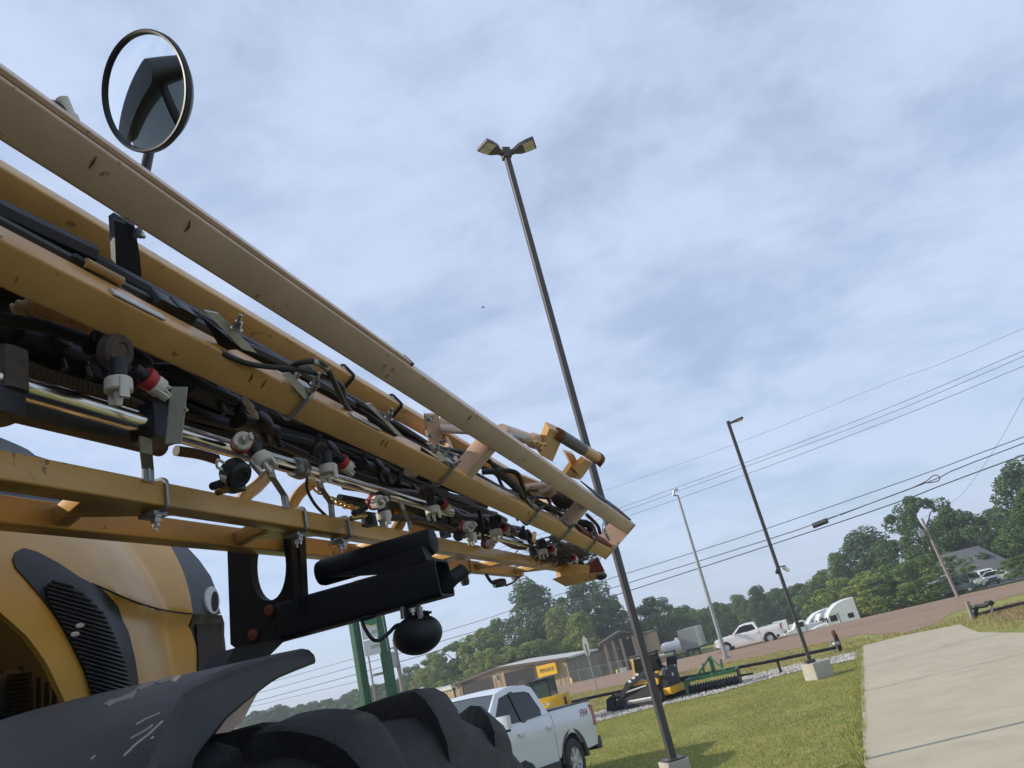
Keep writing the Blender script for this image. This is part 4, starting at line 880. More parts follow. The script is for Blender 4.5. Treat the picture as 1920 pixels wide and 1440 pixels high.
part('rear_frame', MB().box(BH(-3.2, 2.62, -.85), (4.0, .9, .4), (DH, NH, ZH), .03), BFR, SP)
part('boom_hanger', MB().beam(BH(-1.5, 1.5, .7), BH(-5.0, 2.4, .4), DH, ZH, .12, .12, .01), YEL, SP)
# ================================================================== POLES AND WIRES
X3, Y3, Z3 = V((1, 0, 0)), V((0, 1, 0)), V((0, 0, 1))
# near square light pole
pb = at(1262, 1425, 12.2); pt = at(945, 292, 12.2); pt = V((pb.x, pb.y, pt.z)); gzp = gz(pb.x, pb.y)
lp = thing('light_pole', V((pb.x, pb.y, gzp)), 'tall square bronze light pole with twin lamp heads standing nearest on the lawn', 'light pole')
a45 = V((math.cos(.35), math.sin(.35), 0)); b45 = V((-math.sin(.35), math.cos(.35), 0))
part('shaft', MB().beam(V((pb.x, pb.y, pb.z)), pt, a45, b45, .102, .102, .010, 3), POLE, lp)
part('base_plate', MB().box(pb+Z3*.012, (.28, .28, .03), (a45, b45, Z3), .01), POLE, lp)
part('pier', MB().box(V((pb.x, pb.y, (pb.z+gzp)/2-.1)), (.34, .34, pb.z-gzp+.2), (a45, b45, Z3), .02), CONC, lp)
hh = part('hand_hole_cover', MB().box(V((pb.x, pb.y, pb.z+.9))-b45*.07-a45*.0, (.06, .012, .16), (a45, b45, Z3), .003), POLE, lp)
def head(pxs, lens, top, par, y):
    P_ = [V((at(*p, y).x, at(*p, y).y, 0)) for p in pxs]
def lamp_head(base, d, L_, w, par, up=Z3):                       # shoebox LED head: neck, tapered body, two lens panels beneath
    d = V(d).normalized(); sdv = d.cross(Z3).normalized(); upv = sdv.cross(d)
    out_ = [(0, .04), (.16, .05), (.28, w*.42), (.42*L_+.2, w*.5), (L_, w*.5)]
    pts = [base+d*x+sdv*y_ for x, y_ in out_]+[base+d*x-sdv*y_ for x, y_ in out_[::-1]]
    h = part('lamp_head', MB().poly(pts, .065, upv), POLE, par)
    for s in (-1, 1): part('lens', MB().box(base+d*(L_*.78)+sdv*(s*w*.235)-upv*.004, (L_*.34, w*.42, .012), (d, sdv, upv), .002), LED, h)
    return h
tdir = pt+Z3*-.02
part('tenon', MB().box(pt+Z3*.03, (.16, .16, .2), (a45, b45, Z3), .01), POLE, lp)
lamp_head(tdir, V((-.60, -.55, .10)), .56, .31, lp); lamp_head(tdir, V((.83, -.12, .08)), .58, .31, lp)
# second pole on its concrete block
p2 = at(1520, 1243, 25.2); g2 = gz(p2.x, p2.y); t2 = at(1372, 788, 25.2)
lp2 = thing('light_pole', V((p2.x, p2.y, g2)), 'slim dark light pole with cameras halfway up, standing on a concrete block beside the driveway', 'light pole')
part('shaft', MB().beam(p2, V((p2.x, p2.y, t2.z)), X3, Y3, .10, .10, .010, 2), POLE, lp2)
part('base_cover', MB().box(p2+Z3*.05, (.26, .26, .1), None, .01), POLE, lp2)
part('pier', MB().box(V((p2.x+.12, p2.y, (p2.z+g2)/2-.06)), (.62, .62, p2.z-g2+.12), (a45, b45, Z3), .02), CONC, lp2)
lamp_head(V((p2.x, p2.y, t2.z-.12)), V((1, -.1, .12)), .5, .26, lp2)
for px, py, s in ((1457, 1067, -1), (1473, 1064, 1)):
    q = at(px, py, 25.2); o = part('camera_arm', MB().tube([V((p2.x, p2.y, q.z+.06)), V((q.x, q.y, q.z+.05)), q], .022, 8), BPL, lp2); part('security_camera', MB().lathe([(-.1, .06), (.08, .06), (.1, .045)], q-Z3*.05, V((s*.6, -.4, -.7)), 12), BPL if s < 0 else WPL, o)
# utility poles
p3 = G(1362, 1235); t3 = at(1271, 920, p3.y)
up = thing('utility_pole', V((p3.x, p3.y, gz(p3.x, p3.y))), 'thin pale grey pole with small top lamp, on the verge before the white pickup', 'utility pole')
part('shaft', MB().tube([V((p3.x, p3.y, gz(p3.x, p3.y)-.3)), V((p3.x+.1, p3.y, t3.z-.3))], [.14, .09], 12), GAL, up)
part('foot_flange', MB().lathe([(0, .26), (.15, .26), (.2, .16)], V((p3.x, p3.y, gz(p3.x, p3.y))), Z3, 16), GAL, up)
part('top_bracket', MB().tube([V((p3.x+.1, p3.y, t3.z-.35)), V((p3.x-.15, p3.y, t3.z-.2)), V((p3.x-.05, p3.y, t3.z+.05)), V((p3.x+.25, p3.y, t3.z+.1))], .07, 8), GAL, up)
WD = V((.752, -.659, 0)).normalized(); WP = V((p3.x, p3.y, 0)); WNm = V((-WD.y, WD.x, 0))
def onW(px, py):
    q = ray(px, py); t = (WP-CAM).dot(WNm)/q.dot(WNm); return CAM+q*t
wires = [
 ('thin upper wire crossing the sky, highest of the overhead lines', [(1920, 615), (1662, 719), (1387, 829), (1132, 921), (900, 1003)], .008),
 ('overhead wire just below the highest thin line, upper of a close pair', [(1920, 657), (1620, 783), (1399, 867), (1274, 912), (1157, 954), (900, 1040)], .013),
 ('overhead wire just beneath its close twin at the small grey pole top', [(1920, 668), (1640, 786), (1395, 876), (1274, 920), (1164, 960), (900, 1049)], .013),
 ('overhead wire with a wider gap below the close pair of wires', [(1920, 686), (1603, 813), (1403, 888), (1272, 935), (1174, 969), (900, 1065)], .013),
 ('topmost of the three thick low cables above the tree line', [(1920, 819), (1737, 887), (1441, 990), (1303, 1035), (1137, 1087), (1000, 1130), (912, 1160), (833, 1184), (740, 1213), (660, 1236), (507, 1279), (380, 1311)], .022),
 ('middle low cable carrying the black splice case and slack loop', [(1920, 831), (1745, 902), (1557, 971), (1445, 1010), (1124, 1110), (937, 1170), (832, 1201), (740, 1228), (663, 1250), (493, 1297), (370, 1328)], .026),
 ('lowest of the three thick cables above the tree line', [(1920, 853), (1682, 942), (1453, 1019), (1145, 1119), (1110, 1130), (935, 1185), (815, 1222), (735, 1245), (665, 1265), (483, 1314), (370, 1341)], .030),
 ('thin sagging wire with a small loop, seen left of the green sign posts', [(735, 1259), (665, 1279), (606, 1293), (476, 1324), (370, 1348)], .02)]
wobj = []
for lab, px, r in wires:
    pts = [onW(*p) for p in px]
    if pts[0].z > 0: pts = [pts[0]+WD*30+Z3*1.6]+pts if px[0][0] == 1920 else pts
    mb = MB().tube(smooth(pts, 5), r, 5); o = solo('power_line', mb, WIRE, lab, 'power line', 'overhead lines along the road'); wobj.append(o)
sc = thing('splice_case', onW(1537, 981), 'black cylindrical splice case hanging on the middle low cable', 'splice case')
part('case_body', MB().tube([onW(1525, 986), onW(1551, 976)], .16, 12), BPL, sc); part('hanger_strap', MB().tube([onW(1551, 974), onW(1570, 967)], .03, 6), WIRE, sc)
part('slack_loop', MB().tube(smooth([onW(1712, 914), onW(1735, 903), onW(1752, 891), onW(1762, 895), onW(1758, 902), onW(1742, 905), onW(1730, 905)]), .025, 6), WIRE, sc)
part('doubled_cable', MB().tube([onW(1575, 966), onW(1650, 937), onW(1712, 914)], .022, 6), WIRE, sc)
lt = onW(741, 1214); lb = V((lt.x, lt.y, gz(lt.x, lt.y)-3))
ul = thing('utility_pole', V((lb.x, lb.y, lb.z)), 'wooden utility pole carrying a grey transformer, right of the green sign posts', 'utility pole')
part('shaft', MB().tube([lb, lt+Z3*.8], [.24, .17], 10), WOODP, ul)
part('transformer', MB().lathe([(-.7, .42), (-.65, .5), (.6, .5), (.7, .4), (.75, .12)], onW(744, 1236)-WNm*.55, Z3, 16), GAL, ul)
part('crossarm', MB().beam(lt-WNm*1.1, lt+WNm*1.1, Z3, WD, .14, .12), WOODP, ul)
part('cable_arm', MB().beam(onW(700, 1266), onW(735, 1257), Z3, WNm, .2, .12), WIRE, ul)
for q in ((800, 1290), (815, 1268), (790, 1300)): part('guy_wire', MB().tube([lt-Z3*1.5, onW(*q)], .012, 4), WIRE, ul)
fpb = at(707, 1330, 78); fpt = at(696, 1226, 78)
fpole = thing('flag_pole', V((fpb.x, fpb.y, gz(fpb.x, fpb.y))), 'bare slim white pole standing between the two green sign posts', 'pole')
part('shaft', MB().tube([V((fpb.x, fpb.y, gz(fpb.x, fpb.y))), V((fpb.x, fpb.y, fpt.z+1))], [.11, .08], 8), WOODP, fpole)
r4 = G(1797, 1121); r4.y += 0; t4 = at(1728, 972, r4.y)
ur = thing('utility_pole', V((r4.x, r4.y, gz(r4.x, r4.y))), 'leaning wooden utility pole across the road, before the trees at right', 'utility pole')
part('shaft', MB().tube([V((r4.x, r4.y, gz(r4.x, r4.y)-.3)), V((t4.x, t4.y, t4.z))], [.115, .085], 10), WOODP, ur)
part('meter_box', MB().box(at(1727, 1000, r4.y), (.35, .25, .5), None, .03), GAL, ur)
sv = [onW(1920, 745), at(1860, 850, 60), at(1800, 930, 64), at(1728, 973, r4.y)]
solo('service_wire', MB().tube(smooth(sv), .010, 4), WIRE, 'faint thin wire running down to the leaning wooden pole at right', 'power line')
# ================================================================== VEHICLES
def wheel(par, c, r, w, axis, m_r=None, spokes=6):
    axis = V(axis).normalized(); wo = part('wheel', MB().lathe([(-w/2, r*.62), (-w/2-.005, r*.72), (-w/2, r*.9), (-w/2+.03, r*.985), (-w/6, r), (w/6, r), (w/2-.03, r*.985), (w/2, r*.9), (w/2+.005, r*.72), (w/2, r*.62)], c, axis, 32, False), RUB, par, False)
    rm = MB().lathe([(-w*.1, r*.58), (w*.44, r*.64), (w*.47, r*.60), (w*.30, r*.56)], c, axis, 28); a = axis.orthogonal().normalized(); b = axis.cross(a)
    part('rim', rm, WSIL, wo, False)
    sp = MB()
    for i in range(spokes):
        g = 2*PI*i/spokes; d = a*math.cos(g)+b*math.sin(g); sp.beam(c+axis*(w*.36)+d*r*.1, c+axis*(w*.38)+d*r*.59, d.cross(axis), axis, r*.20, .03, .006, 1)
    sp.lathe([(w*.3, r*.17), (w*.42, r*.16), (w*.44, r*.1)], c, axis, 12); part('spokes', sp, WSIL, wo, False)
    return wo
def pickup(name, loc, yaw, pitch, sc, label, kind, paint, lamp_h):
    # local frame: x from nose to tail, y to the right of that, z up; the side that shows is y > 0 (turned to -n)
    t = thing(name, loc, label, 'pickup truck'); ORG[t.name] = V((0, 0, 0)); t.rotation_euler = (0, 0, 0)
    a = V((math.cos(yaw)*math.cos(pitch), math.sin(yaw)*math.cos(pitch), math.sin(pitch))); l = V((math.sin(yaw), -math.cos(yaw), 0)); h = a.cross(l)*-1
    if h.z < 0: h = -h
    # columns a, l', h must be right handed: use y = -l
    t.matrix_world = M(((a.x*sc, -l.x*sc, h.x*sc, loc[0]), (a.y*sc, -l.y*sc, h.y*sc, loc[1]), (a.z*sc, -l.z*sc, h.z*sc, loc[2]), (0, 0, 0, 1)))
    Wd = 1.0
    def lat(s, z, side):
        y = Wd-.03*(max(0, .95-z)/.5)**2*.5
        if z > 1.22: y -= (z-1.22)*.30
        y -= .12*cl((.55-s)/.55)**2+.05*cl((s-5.5)/.4)**2
        y += .018*math.exp(-((z-1.02)/.07)**2)
        return -side*y
    def arch(c0, r, z0, up_):
        return [(c0+r*math.cos(g)*up_, z0+r*math.sin(g)) for g in [PI*i/12 for i in range(13)]]
    rw, zc, f0, r0_ = .40, .41, .97, 4.66
    low = [(.08, .62), (.06, 1.0), (.14, 1.10), (.6, 1.17), (1.45, 1.23), (1.62, 1.26), (3.98, 1.33)]
    bot = arch(r0_, .50, zc, 1); bot2 = arch(f0, .50, zc, 1)
    body = low+[(3.98, .50)]+[(r0_-.55, .5)][:0]+[(3.98, .42), (1.62, .42)]+bot2[0:13]+[(.42, .55)]
    body = [(.08, .62), (.06, 1.0), (.14, 1.10), (.6, 1.17), (1.45, 1.23), (1.62, 1.26), (3.975, 1.33), (3.975, .50), (1.60, .50)]+[p for p in bot2 if p[1] > .52]+[(.40, .55)]
    bed = [(4.0, 1.37), (5.84, 1.40), (5.88, 1.2), (5.88, .70), (5.80, .56), (5.25, .54)]+[p for p in bot if p[1] > .55]+[(4.06, .54), (4.0, .54)]
    gh = [(1.60, 1.262), (2.42, 1.86), (2.75, 1.925), (3.1, 1.95), (3.55, 1.92), (3.74, 1.86), (3.85, 1.6), (3.965, 1.335)]
    w1 = [(1.93, 1.31), (2.47, 1.77), (2.78, 1.82), (2.86, 1.82), (2.92, 1.31)]; w2 = [(3.02, 1.31), (2.97, 1.83), (3.45, 1.81), (3.58, 1.77), (3.72, 1.45), (3.68, 1.34)]
    bo = None
    for side in (1, -1):
        tv = V((0, side, 0))
        f = lambda s, z, side=side: V((s, lat(s, z, side), z))
        o = part('body_side', shell(body, f, .12, (), .04, tv), paint, t, False); bo = bo or o
        part('bed_side', shell(bed, f, .12, (), .05, tv), paint, t, False)
        part('cab_frame', shell(gh, f, .1, [w1, w2], .05, tv), paint, t, False)
        g = lambda s, z, side=side: V((s, lat(s, z, side)+side*.012, z))
        for w_ in (w1, w2): part('side_window', shell(w_, g, .2, (), .01, tv), GLS, t, False)
        k = lambda s, z, side=side: V((s, lat(s, z, side)-side*.006, z))
        part('window_trim', shell([(2.89, 1.29), (2.84, 1.84), (2.99, 1.85), (3.05, 1.29)], k, .2, (), .02, tv), GLS, t, False)
        part('rocker_panel', shell([(1.62, .56), (1.62, .36), (4.05, .36), (4.05, .56)], lambda s, z, side=side: V((s, lat(s, z, side)+side*.01, z)), .3, (), .06, tv), TRIM if kind else paint, t, False)
        for c0 in (f0, r0_):
            mb = MB()
            for i in range(16):
                g0, g1 = PI*i/16, PI*(i+1)/16
                P_ = [V((c0+rr_*math.cos(gg), lat(c0, .8, side)+dy_, zc+rr_*math.sin(gg))) for gg in (g0, g1) for rr_, dy_ in ((.50, -side*.0), (.50, side*.10), (.57, -side*.012))]
                mb.add(P_, [(0, 3, 4, 1), (0, 2, 5, 3)])
            part('wheel_arch', mb, TRIM if kind else paint, t, False)
            part('wheel_well', MB().lathe([(.0, .52), (.3, .52)], V((c0, lat(c0, .8, side)+side*.30, zc+.02)), V((0, side, 0)), 24), DARK, t, False)
            wheel(t, V((c0, lat(c0, .6, side)+side*.13, zc)), rw, .27, V((0, -side, 0)))
        for s0 in (2.75, 3.78): part('door_handle', MB().box(V((s0, lat(s0, 1.12, side)-side*.025, 1.11)), (.22, .05, .045), None, .015), paint, t, False)
        for s0 in (2.93,): part('door_gap', MB().beam(V((s0, lat(s0, .5, side)-side*.001, .5)), V((s0, lat(s0, 1.29, side)-side*.001, 1.29)), X3, Y3, .010, .012, .002, 1), DARK, t, False)
        mo = part('mirror_shell', MB().box(V((1.98, lat(2, 1.3, side)-side*.19, 1.36)), (.13, .26, .22), None, .05), paint, t, False)
        part('mirror_base', MB().box(V((2.0, lat(2, 1.25, side)-side*.10, 1.235)), (.12, .30, .05), None, .02), BPL, mo, False)
        part('mirror_corner', MB().poly([V((1.72, lat(1.8, 1.3, side)-side*.004, 1.29)), V((1.95, lat(1.95, 1.3, side)-side*.004, 1.30)), V((1.99, lat(1.95, 1.42, side)-side*.004, 1.42))], .012, V((0, -side, 0))), BPL, t, False)
        part('tail_lamp', MB().beam(V((5.80, lat(5.8, .95, side)-side*.008, .93)), V((5.80, lat(5.8, 1.33, side)-side*.008, lamp_h)), X3, Y3, .15, .05, .02, 2), LAMP, t, False)
        part('head_lamp', MB().beam(V((.16, lat(.1, .9, side)+side*.02, .82)), V((.16, lat(.1, 1.05, side)+side*.02, 1.03)), X3, Y3, .16, .1, .02, 2), CLR, t, False)
    def strip(pl_, m, name, ins=0, crown=.03, k=8, th=.02):
        rows_ = [[V((s, lat(s, z, 1)*(1-2*j/k)*(1-ins), z+crown*(1-(1-2*j/k)**2))) for j in range(k+1)] for s, z in pl_]
        vs = [p for r_ in rows_ for p in r_]; n = k+1
        return part(name, MB().add(vs, [(i*n+j, i*n+j+1, (i+1)*n+j+1, (i+1)*n+j) for i in range(len(pl_)-1) for j in range(k)]), m, t, False)
    strip([(2.40, 1.85), (2.55, 1.885), (2.75, 1.925), (3.1, 1.95), (3.55, 1.92), (3.75, 1.855)], paint, 'roof')
    strip([(1.62, 1.27), (2.40, 1.85)], WSG, 'windshield', .05, .02); strip([(3.75, 1.855), (3.97, 1.34)], GLS, 'rear_window', .06, 0)
    strip([(.06, 1.0), (.10, 1.08), (.2, 1.12), (.6, 1.175), (1.45, 1.235), (1.64, 1.262)], paint, 'hood', 0, .05)
    strip([(.10, .60), (.06, .8), (.06, 1.0)], CHR if not kind else TRIM, 'front_grille', .02, 0)
    strip([(3.98, 1.34), (3.99, .7)], paint, 'cab_back', 0, 0); strip([(5.86, 1.39), (5.89, 1.2), (5.89, .68)], paint, 'tailgate', .02, 0)
    strip([(4.0, .75), (5.86, .75)], TRIM, 'bed_floor', 0.02, 0)
    if kind:
        for y_ in (-1, 1): part('bed_rail_cap', MB().beam(V((4.0, y_*.91, 1.385)), V((5.85, y_*.90, 1.415)), Y3, Z3, .12, .03, .01, 1), TRIM, t, False)
        part('bed_cover', MB().beam(V((4.02, 0, 1.37)), V((5.84, 0, 1.40)), Y3, Z3, 1.7, .04, .01, 1), BPL, t, False)
    part('rear_bumper', MB().box(V((5.95, 0, .58)), (.22, 1.9, .24), None, .05), TRIM if kind else CHR, t, False)
    part('front_bumper', MB().box(V((.0, 0, .60)), (.22, 1.86, .28), None, .06), CHR, t, False)
    part('underbody', MB().box(V((2.9, 0, .5)), (5.0, 1.6, .3), None, .05), DARK, t, False)
    part('dashboard', MB().box(V((1.9, 0, 1.1)), (.5, 1.6, .3), None, .08), BPL, t, False)
    for y_ in (-.4, .4): part('seat', MB().box(V((2.8, y_, 1.15)), (.2, .5, .9), None, .08), BPL, t, False)
    return t
fy = math.radians(64)
ford = pickup('pickup_truck', V((-3.49, 12.86, -.03)), fy, math.radians(-4.0), 1.0, 'white crew cab pickup with grey lower trim parked just beyond the black sprayer tyre', True, FWHT, 1.33)
# the badge on the near bed side
M4 = ford.matrix_world
bd = text_mb('FX4', .20, V((5.35, -1.012, 1.20)), V((1, 0, 0)), V((.02, .04, 1)), shear=.25)
part('badge_lettering', bd, LAMP, ford, False, 0)
ram = pickup('pickup_truck', V((10.76, 66.1, -1.43)), math.radians(-16.5), 0, .925, 'white extended cab pickup with chrome wheels driving on the road behind the thin grey pole', False, WHT, 1.33)
# ================================================================== SEMI TRUCKS, VAN, CARS
def frame(t, loc, dirv, sc=1):
    a = V(dirv).normalized(); b = V((-a.y, a.x, 0)).normalized()
    t.matrix_world = M(((a.x*sc, b.x*sc, 0, loc[0]), (a.y*sc, b.y*sc, 0, loc[1]), (0, 0, sc, loc[2]), (0, 0, 0, 1))); ORG[t.name] = V((0, 0, 0)); return t
def sidebody(t, prof, w, m, name, bev=0, par=None):               # side profile (x, z) extruded over the width with eased edges
    n = len(prof); cx = sum(p[0] for p in prof)/n; cz = sum(p[1] for p in prof)/n; ks = [(-w/2, .97), (-w/2+.06, 1), (w/2-.06, 1), (w/2, .97)]
    vs = [V((cx+(x-cx)*k, y, cz+(z-cz)*k)) for y, k in ks for x, z in prof]
    fs = [(i*n+j, i*n+(j+1) % n, (i+1)*n+(j+1) % n, (i+1)*n+j) for i in range(3) for j in range(n)]+[tuple(range(n))[::-1], tuple(range(3*n, 4*n))]
    return part(name, MB().add(vs, fs), m, par or t, False)
def semi(loc, dirv, sc, label, high=True):
    t = frame(thing('semi_truck', loc, label, 'semi truck', 'semi trucks parked beyond the road'), loc, dirv, sc)
    sidebody(t, [(.1, .6), (.05, 1.1), (.3, 1.65), (1.2, 1.9), (2.1, 2.0), (2.1, .6)], 1.9, WHT, 'hood')
    sidebody(t, [(2.1, .7), (2.1, 2.0), (2.55, 2.75), (3.5, 2.8), (3.5, .7)], 2.2, WHT, 'cab')
    top = 3.95 if high else 3.3
    sidebody(t, [(2.45, 2.72), (2.9, 3.2), (3.7, top-.25), (4.6, top-.04), (5.6, top), (5.6, .9), (3.45, .9), (3.45, 2.7)], 2.4, WHT, 'sleeper')
    for s_ in (-1, 1): part('side_skirt', MB().box(V((4.5, s_*1.21, 1.25)), (2.15, .03, .75)), GAL, t, False); part('cab_gap', MB().box(V((3.5, s_*1.19, 1.9)), (.08, .04, 1.7)), DARK, t, False)
    part('rear_fairing', MB().box(V((5.63, 0, 2.3)), (.05, 2.42, 3.0)), ROOFB, t, False)
    part('windshield', MB().poly([V((2.12, -1.0, 2.02)), V((2.12, 1.0, 2.02)), V((2.54, .95, 2.68)), V((2.54, -.95, 2.68))], .02, V((-.9, 0, .5))), GLS, t, False)
    for s in (-1, 1):
        part('side_window', MB().box(V((2.95, s*1.105, 2.3)), (.75, .02, .6), None, .0), GLS, t, False); part('sleeper_window', MB().box(V((4.75, s*1.205, 2.2)), (.62, .02, .5)), GLS, t, False)
        part('mirror', MB().box(V((2.2, s*1.35, 2.3)), (.12, .2, .6), None, .03), BPL, t, False); part('door_step', MB().box(V((3.0, s*1.0, .65)), (1.0, .3, .5), None, .04), GAL, t, False)
        part('fuel_tank', MB().lathe([(-.6, .3), (.6, .3)], V((4.4, s*.95, .65)), X3, 16), CHR, t, False)
        part('fender', MB().lathe([(-.28, .62), (.28, .62)], V((1.15, s*.85, .62)), Y3, 20), WHT, t, False)
        for x in (1.15, 6.1, 7.3): wheel(t, V((x, s*1.0, .5)), .5, .3, V((0, s, 0)))
        part('head_lamp', MB().box(V((.22, s*.75, 1.05)), (.2, .3, .25), None, .05), CLR, t, False)
    part('grille', MB().box(V((.04, 0, 1.15)), (.08, 1.0, .8), None, .02), TRIM, t, False); part('bumper', MB().box(V((.0, 0, .55)), (.25, 2.3, .35), None, .05), CHR, t, False)
    part('chassis', MB().box(V((5.2, 0, .8)), (5.4, .9, .25)), DARK, t, False); part('rear_deck', MB().box(V((6.8, 0, 1.0)), (2.4, .8, .12)), GAL, t, False)
    return t
SDIR = V((.80, -.60, 0))
def place(px, py, y, dz=0): q = at(px, py, y); return V((q.x, q.y, q.z+dz))
s1 = place(1523, 1212, 88); semi(s1, V((.985, -.12, 0)), .97, 'largest white sleeper semi truck, rightmost and closest of the parked row')
s2 = place(1506, 1215, 93); semi(s2, V((.985, -.10, 0)), .97, 'white semi truck in the middle of the parked row, partly behind the largest', False)
s3 = place(1489, 1221, 98); semi(s3, V((.985, -.10, 0)), .95, 'white high roof semi truck farthest left in the parked row')
bt_ = place(1462, 1212, 104)
t = frame(thing('box_truck', bt_, 'white cab-over utility truck parked left of the semi row beside a pole', 'truck'), bt_, V((.95, -.3, 0)), 1)
sidebody(t, [(0, .5), (0, 2.6), (.15, 2.9), (1.8, 2.9), (1.8, .5)], 2.2, WHT, 'cab'); sidebody(t, [(1.9, 1.0), (1.9, 2.2), (5.2, 2.2), (5.2, 1.0)], 2.2, WHT, 'utility_body')
for s in (-1, 1):
    part('side_window', MB().box(V((.85, s*1.105, 2.2)), (.8, .02, .7)), GLS, t, False); part('locker_door', MB().box(V((3.0, s*1.105, 1.7)), (1.2, .02, .7)), GAL, t, False)
    for x in (.9, 4.2): wheel(t, V((x, s*.95, .45)), .45, .28, V((0, s, 0)))
part('windshield', MB().box(V((-.01, 0, 2.1)), (.02, 1.9, .8)), GLS, t, False)
ct = place(1474, 1204, 92)
t = frame(thing('work_truck', ct, 'small white work truck with a sloping hood parked between pickup and semi row', 'truck'), ct, V((.985, -.1, 0)), .85)
sidebody(t, [(0, .5), (.05, .95), (.5, 1.15), (1.35, 1.35), (1.35, .5)], 1.8, WHT, 'hood'); sidebody(t, [(1.3, .5), (1.3, 1.35), (1.9, 2.1), (2.9, 2.15), (2.9, .5)], 1.85, WHT, 'cab'); sidebody(t, [(3.0, .7), (3.0, 1.5), (5.2, 1.5), (5.2, .7)], 1.9, WHT, 'flat_bed')
for s in (-1, 1):
    part('side_window', MB().poly([V((1.6, s*.93, 1.4)), V((2.1, s*.93, 2.0)), V((2.75, s*.93, 2.0)), V((2.75, s*.93, 1.4))], .02, V((0, s, 0))), GLS, t, False)
    for x in (.75, 4.2): wheel(t, V((x, s*.85, .40)), .40, .25, V((0, s, 0)))
tr = place(1300, 1232, 118)
t = frame(thing('box_trailer', tr, 'white box trailer seen end on beside yellow posts, left of the pickup on the road', 'trailer'), tr, V((.94, -.34, 0)), 1)
part('trailer_box', MB().box(V((0, 3, 2.55)), (2.5, 6, 2.7), None, .03), WHT, t, False); part('end_frame', MB().box(V((0, -.03, 2.55)), (2.56, .05, 2.76)), GAL, t, False)
part('chassis', MB().box(V((0, 3, 1.0)), (1.2, 6, .3)), DARK, t, False)
for s in (-1, 1): wheel(t, V((s*.95, 1.2, .5)), .5, .3, V((s, 0, 0)))
tk = place(1276, 1231, 128)
t = frame(thing('storage_tank', tk, 'long white cylindrical tank lying behind the small tan shed', 'tank'), tk, V((.92, -.4, 0)), .8)
part('tank_shell', MB().lathe([(-3.4, .2), (-3.3, .7), (-3.0, 1.1), (-2.4, 1.3), (2.4, 1.3), (3.0, 1.1), (3.3, .7), (3.4, .2)], V((0, 0, 1.8)), X3, 28), WHT, t, False)
part('manway', MB().lathe([(0, .35), (.4, .35), (.45, .2)], V((.2, 0, 3.05)), Z3, 14), WHT, t, False)
for x in (-2, 2): part('saddle', MB().box(V((x, 0, .4)), (.3, 2.0, .9)), GAL, t, False)
vn = place(1866, 1097, 87)
t = frame(thing('passenger_van', vn, 'white passenger van facing the road by the grey roofed house', 'van'), vn, V((.12, .99, 0)), .80)
vp = [(0, .45), (-.02, .95), (.25, 1.15), (.75, 1.3), (1.35, 2.0), (1.7, 2.15), (5.2, 2.2), (5.35, 2.1), (5.4, .45)]
sidebody(t, vp, 1.95, WHT, 'body')
part('windshield', MB().poly([V((.78, -.82, 1.34)), V((.78, .82, 1.34)), V((1.36, .76, 1.98)), V((1.36, -.76, 1.98))], .03, V((-.7, 0, .7))), GLS, t, False)
for s in (-1, 1):
    part('front_side_window', MB().poly([V((1.15, s*.97, 1.35)), V((1.55, s*.97, 1.92)), V((2.2, s*.97, 1.95)), V((2.2, s*.97, 1.35))], .015, V((0, s, 0))), GLS, t, False)
    part('rear_side_window', MB().box(V((3.7, s*.978, 1.65)), (2.6, .015, .55)), GLS, t, False); part('head_lamp', MB().box(V((.04, s*.72, 1.0)), (.2, .35, .25), None, .05), CLR, t, False)
    part('mirror', MB().box(V((1.15, s*1.1, 1.45)), (.15, .2, .28), None, .04), BPL, t, False)
    for x in (.95, 4.3): wheel(t, V((x, s*.85, .34)), .34, .22, V((0, s, 0)))
part('front_grille', MB().box(V((-.01, 0, .85)), (.06, 1.1, .25), None, .02), BPL, t, False); part('front_bumper', MB().box(V((-.04, 0, .55)), (.14, 1.9, .28), None, .05), BPL, t, False)
def car(px, py, y, dv, lab, m):
    q = place(px, py, y); t = frame(thing('parked_car', q, lab, 'car'), q, V(dv), 1)
    sidebody(t, [(0, .35), (.02, .7), (.9, .9), (1.6, 1.35), (2.9, 1.4), (3.7, .95), (4.3, .85), (4.35, .35)], 1.75, m, 'body')
    for s in (-1, 1):
        part('side_window', MB().poly([V((1.15, s*.86, .92)), V((1.68, s*.86, 1.28)), V((2.85, s*.86, 1.32)), V((3.4, s*.86, .95))], .03, V((0, s, 0))), GLS, t, False)
        for x in (.8, 3.5): wheel(t, V((x, s*.78, .31)), .31, .2, V((0, s, 0)))
    part('windshield', MB().poly([V((.95, -.7, .93)), V((.95, .7, .93)), V((1.6, .65, 1.34)), V((1.6, -.65, 1.34))], .03, V((-.5, 0, .8))), GLS, t, False)
BLUC = mat('dark blue car paint', (.05, .08, .12), .2, var=.05, coat=.8)
car(1838, 1105, 88, (-.8, .6, 0), 'dark low car parked left of the white van under the tree', BLUC)
car(1914, 1084, 87, (-.9, .4, 0), 'white car partly cut off at the right edge beyond the van', WHT)
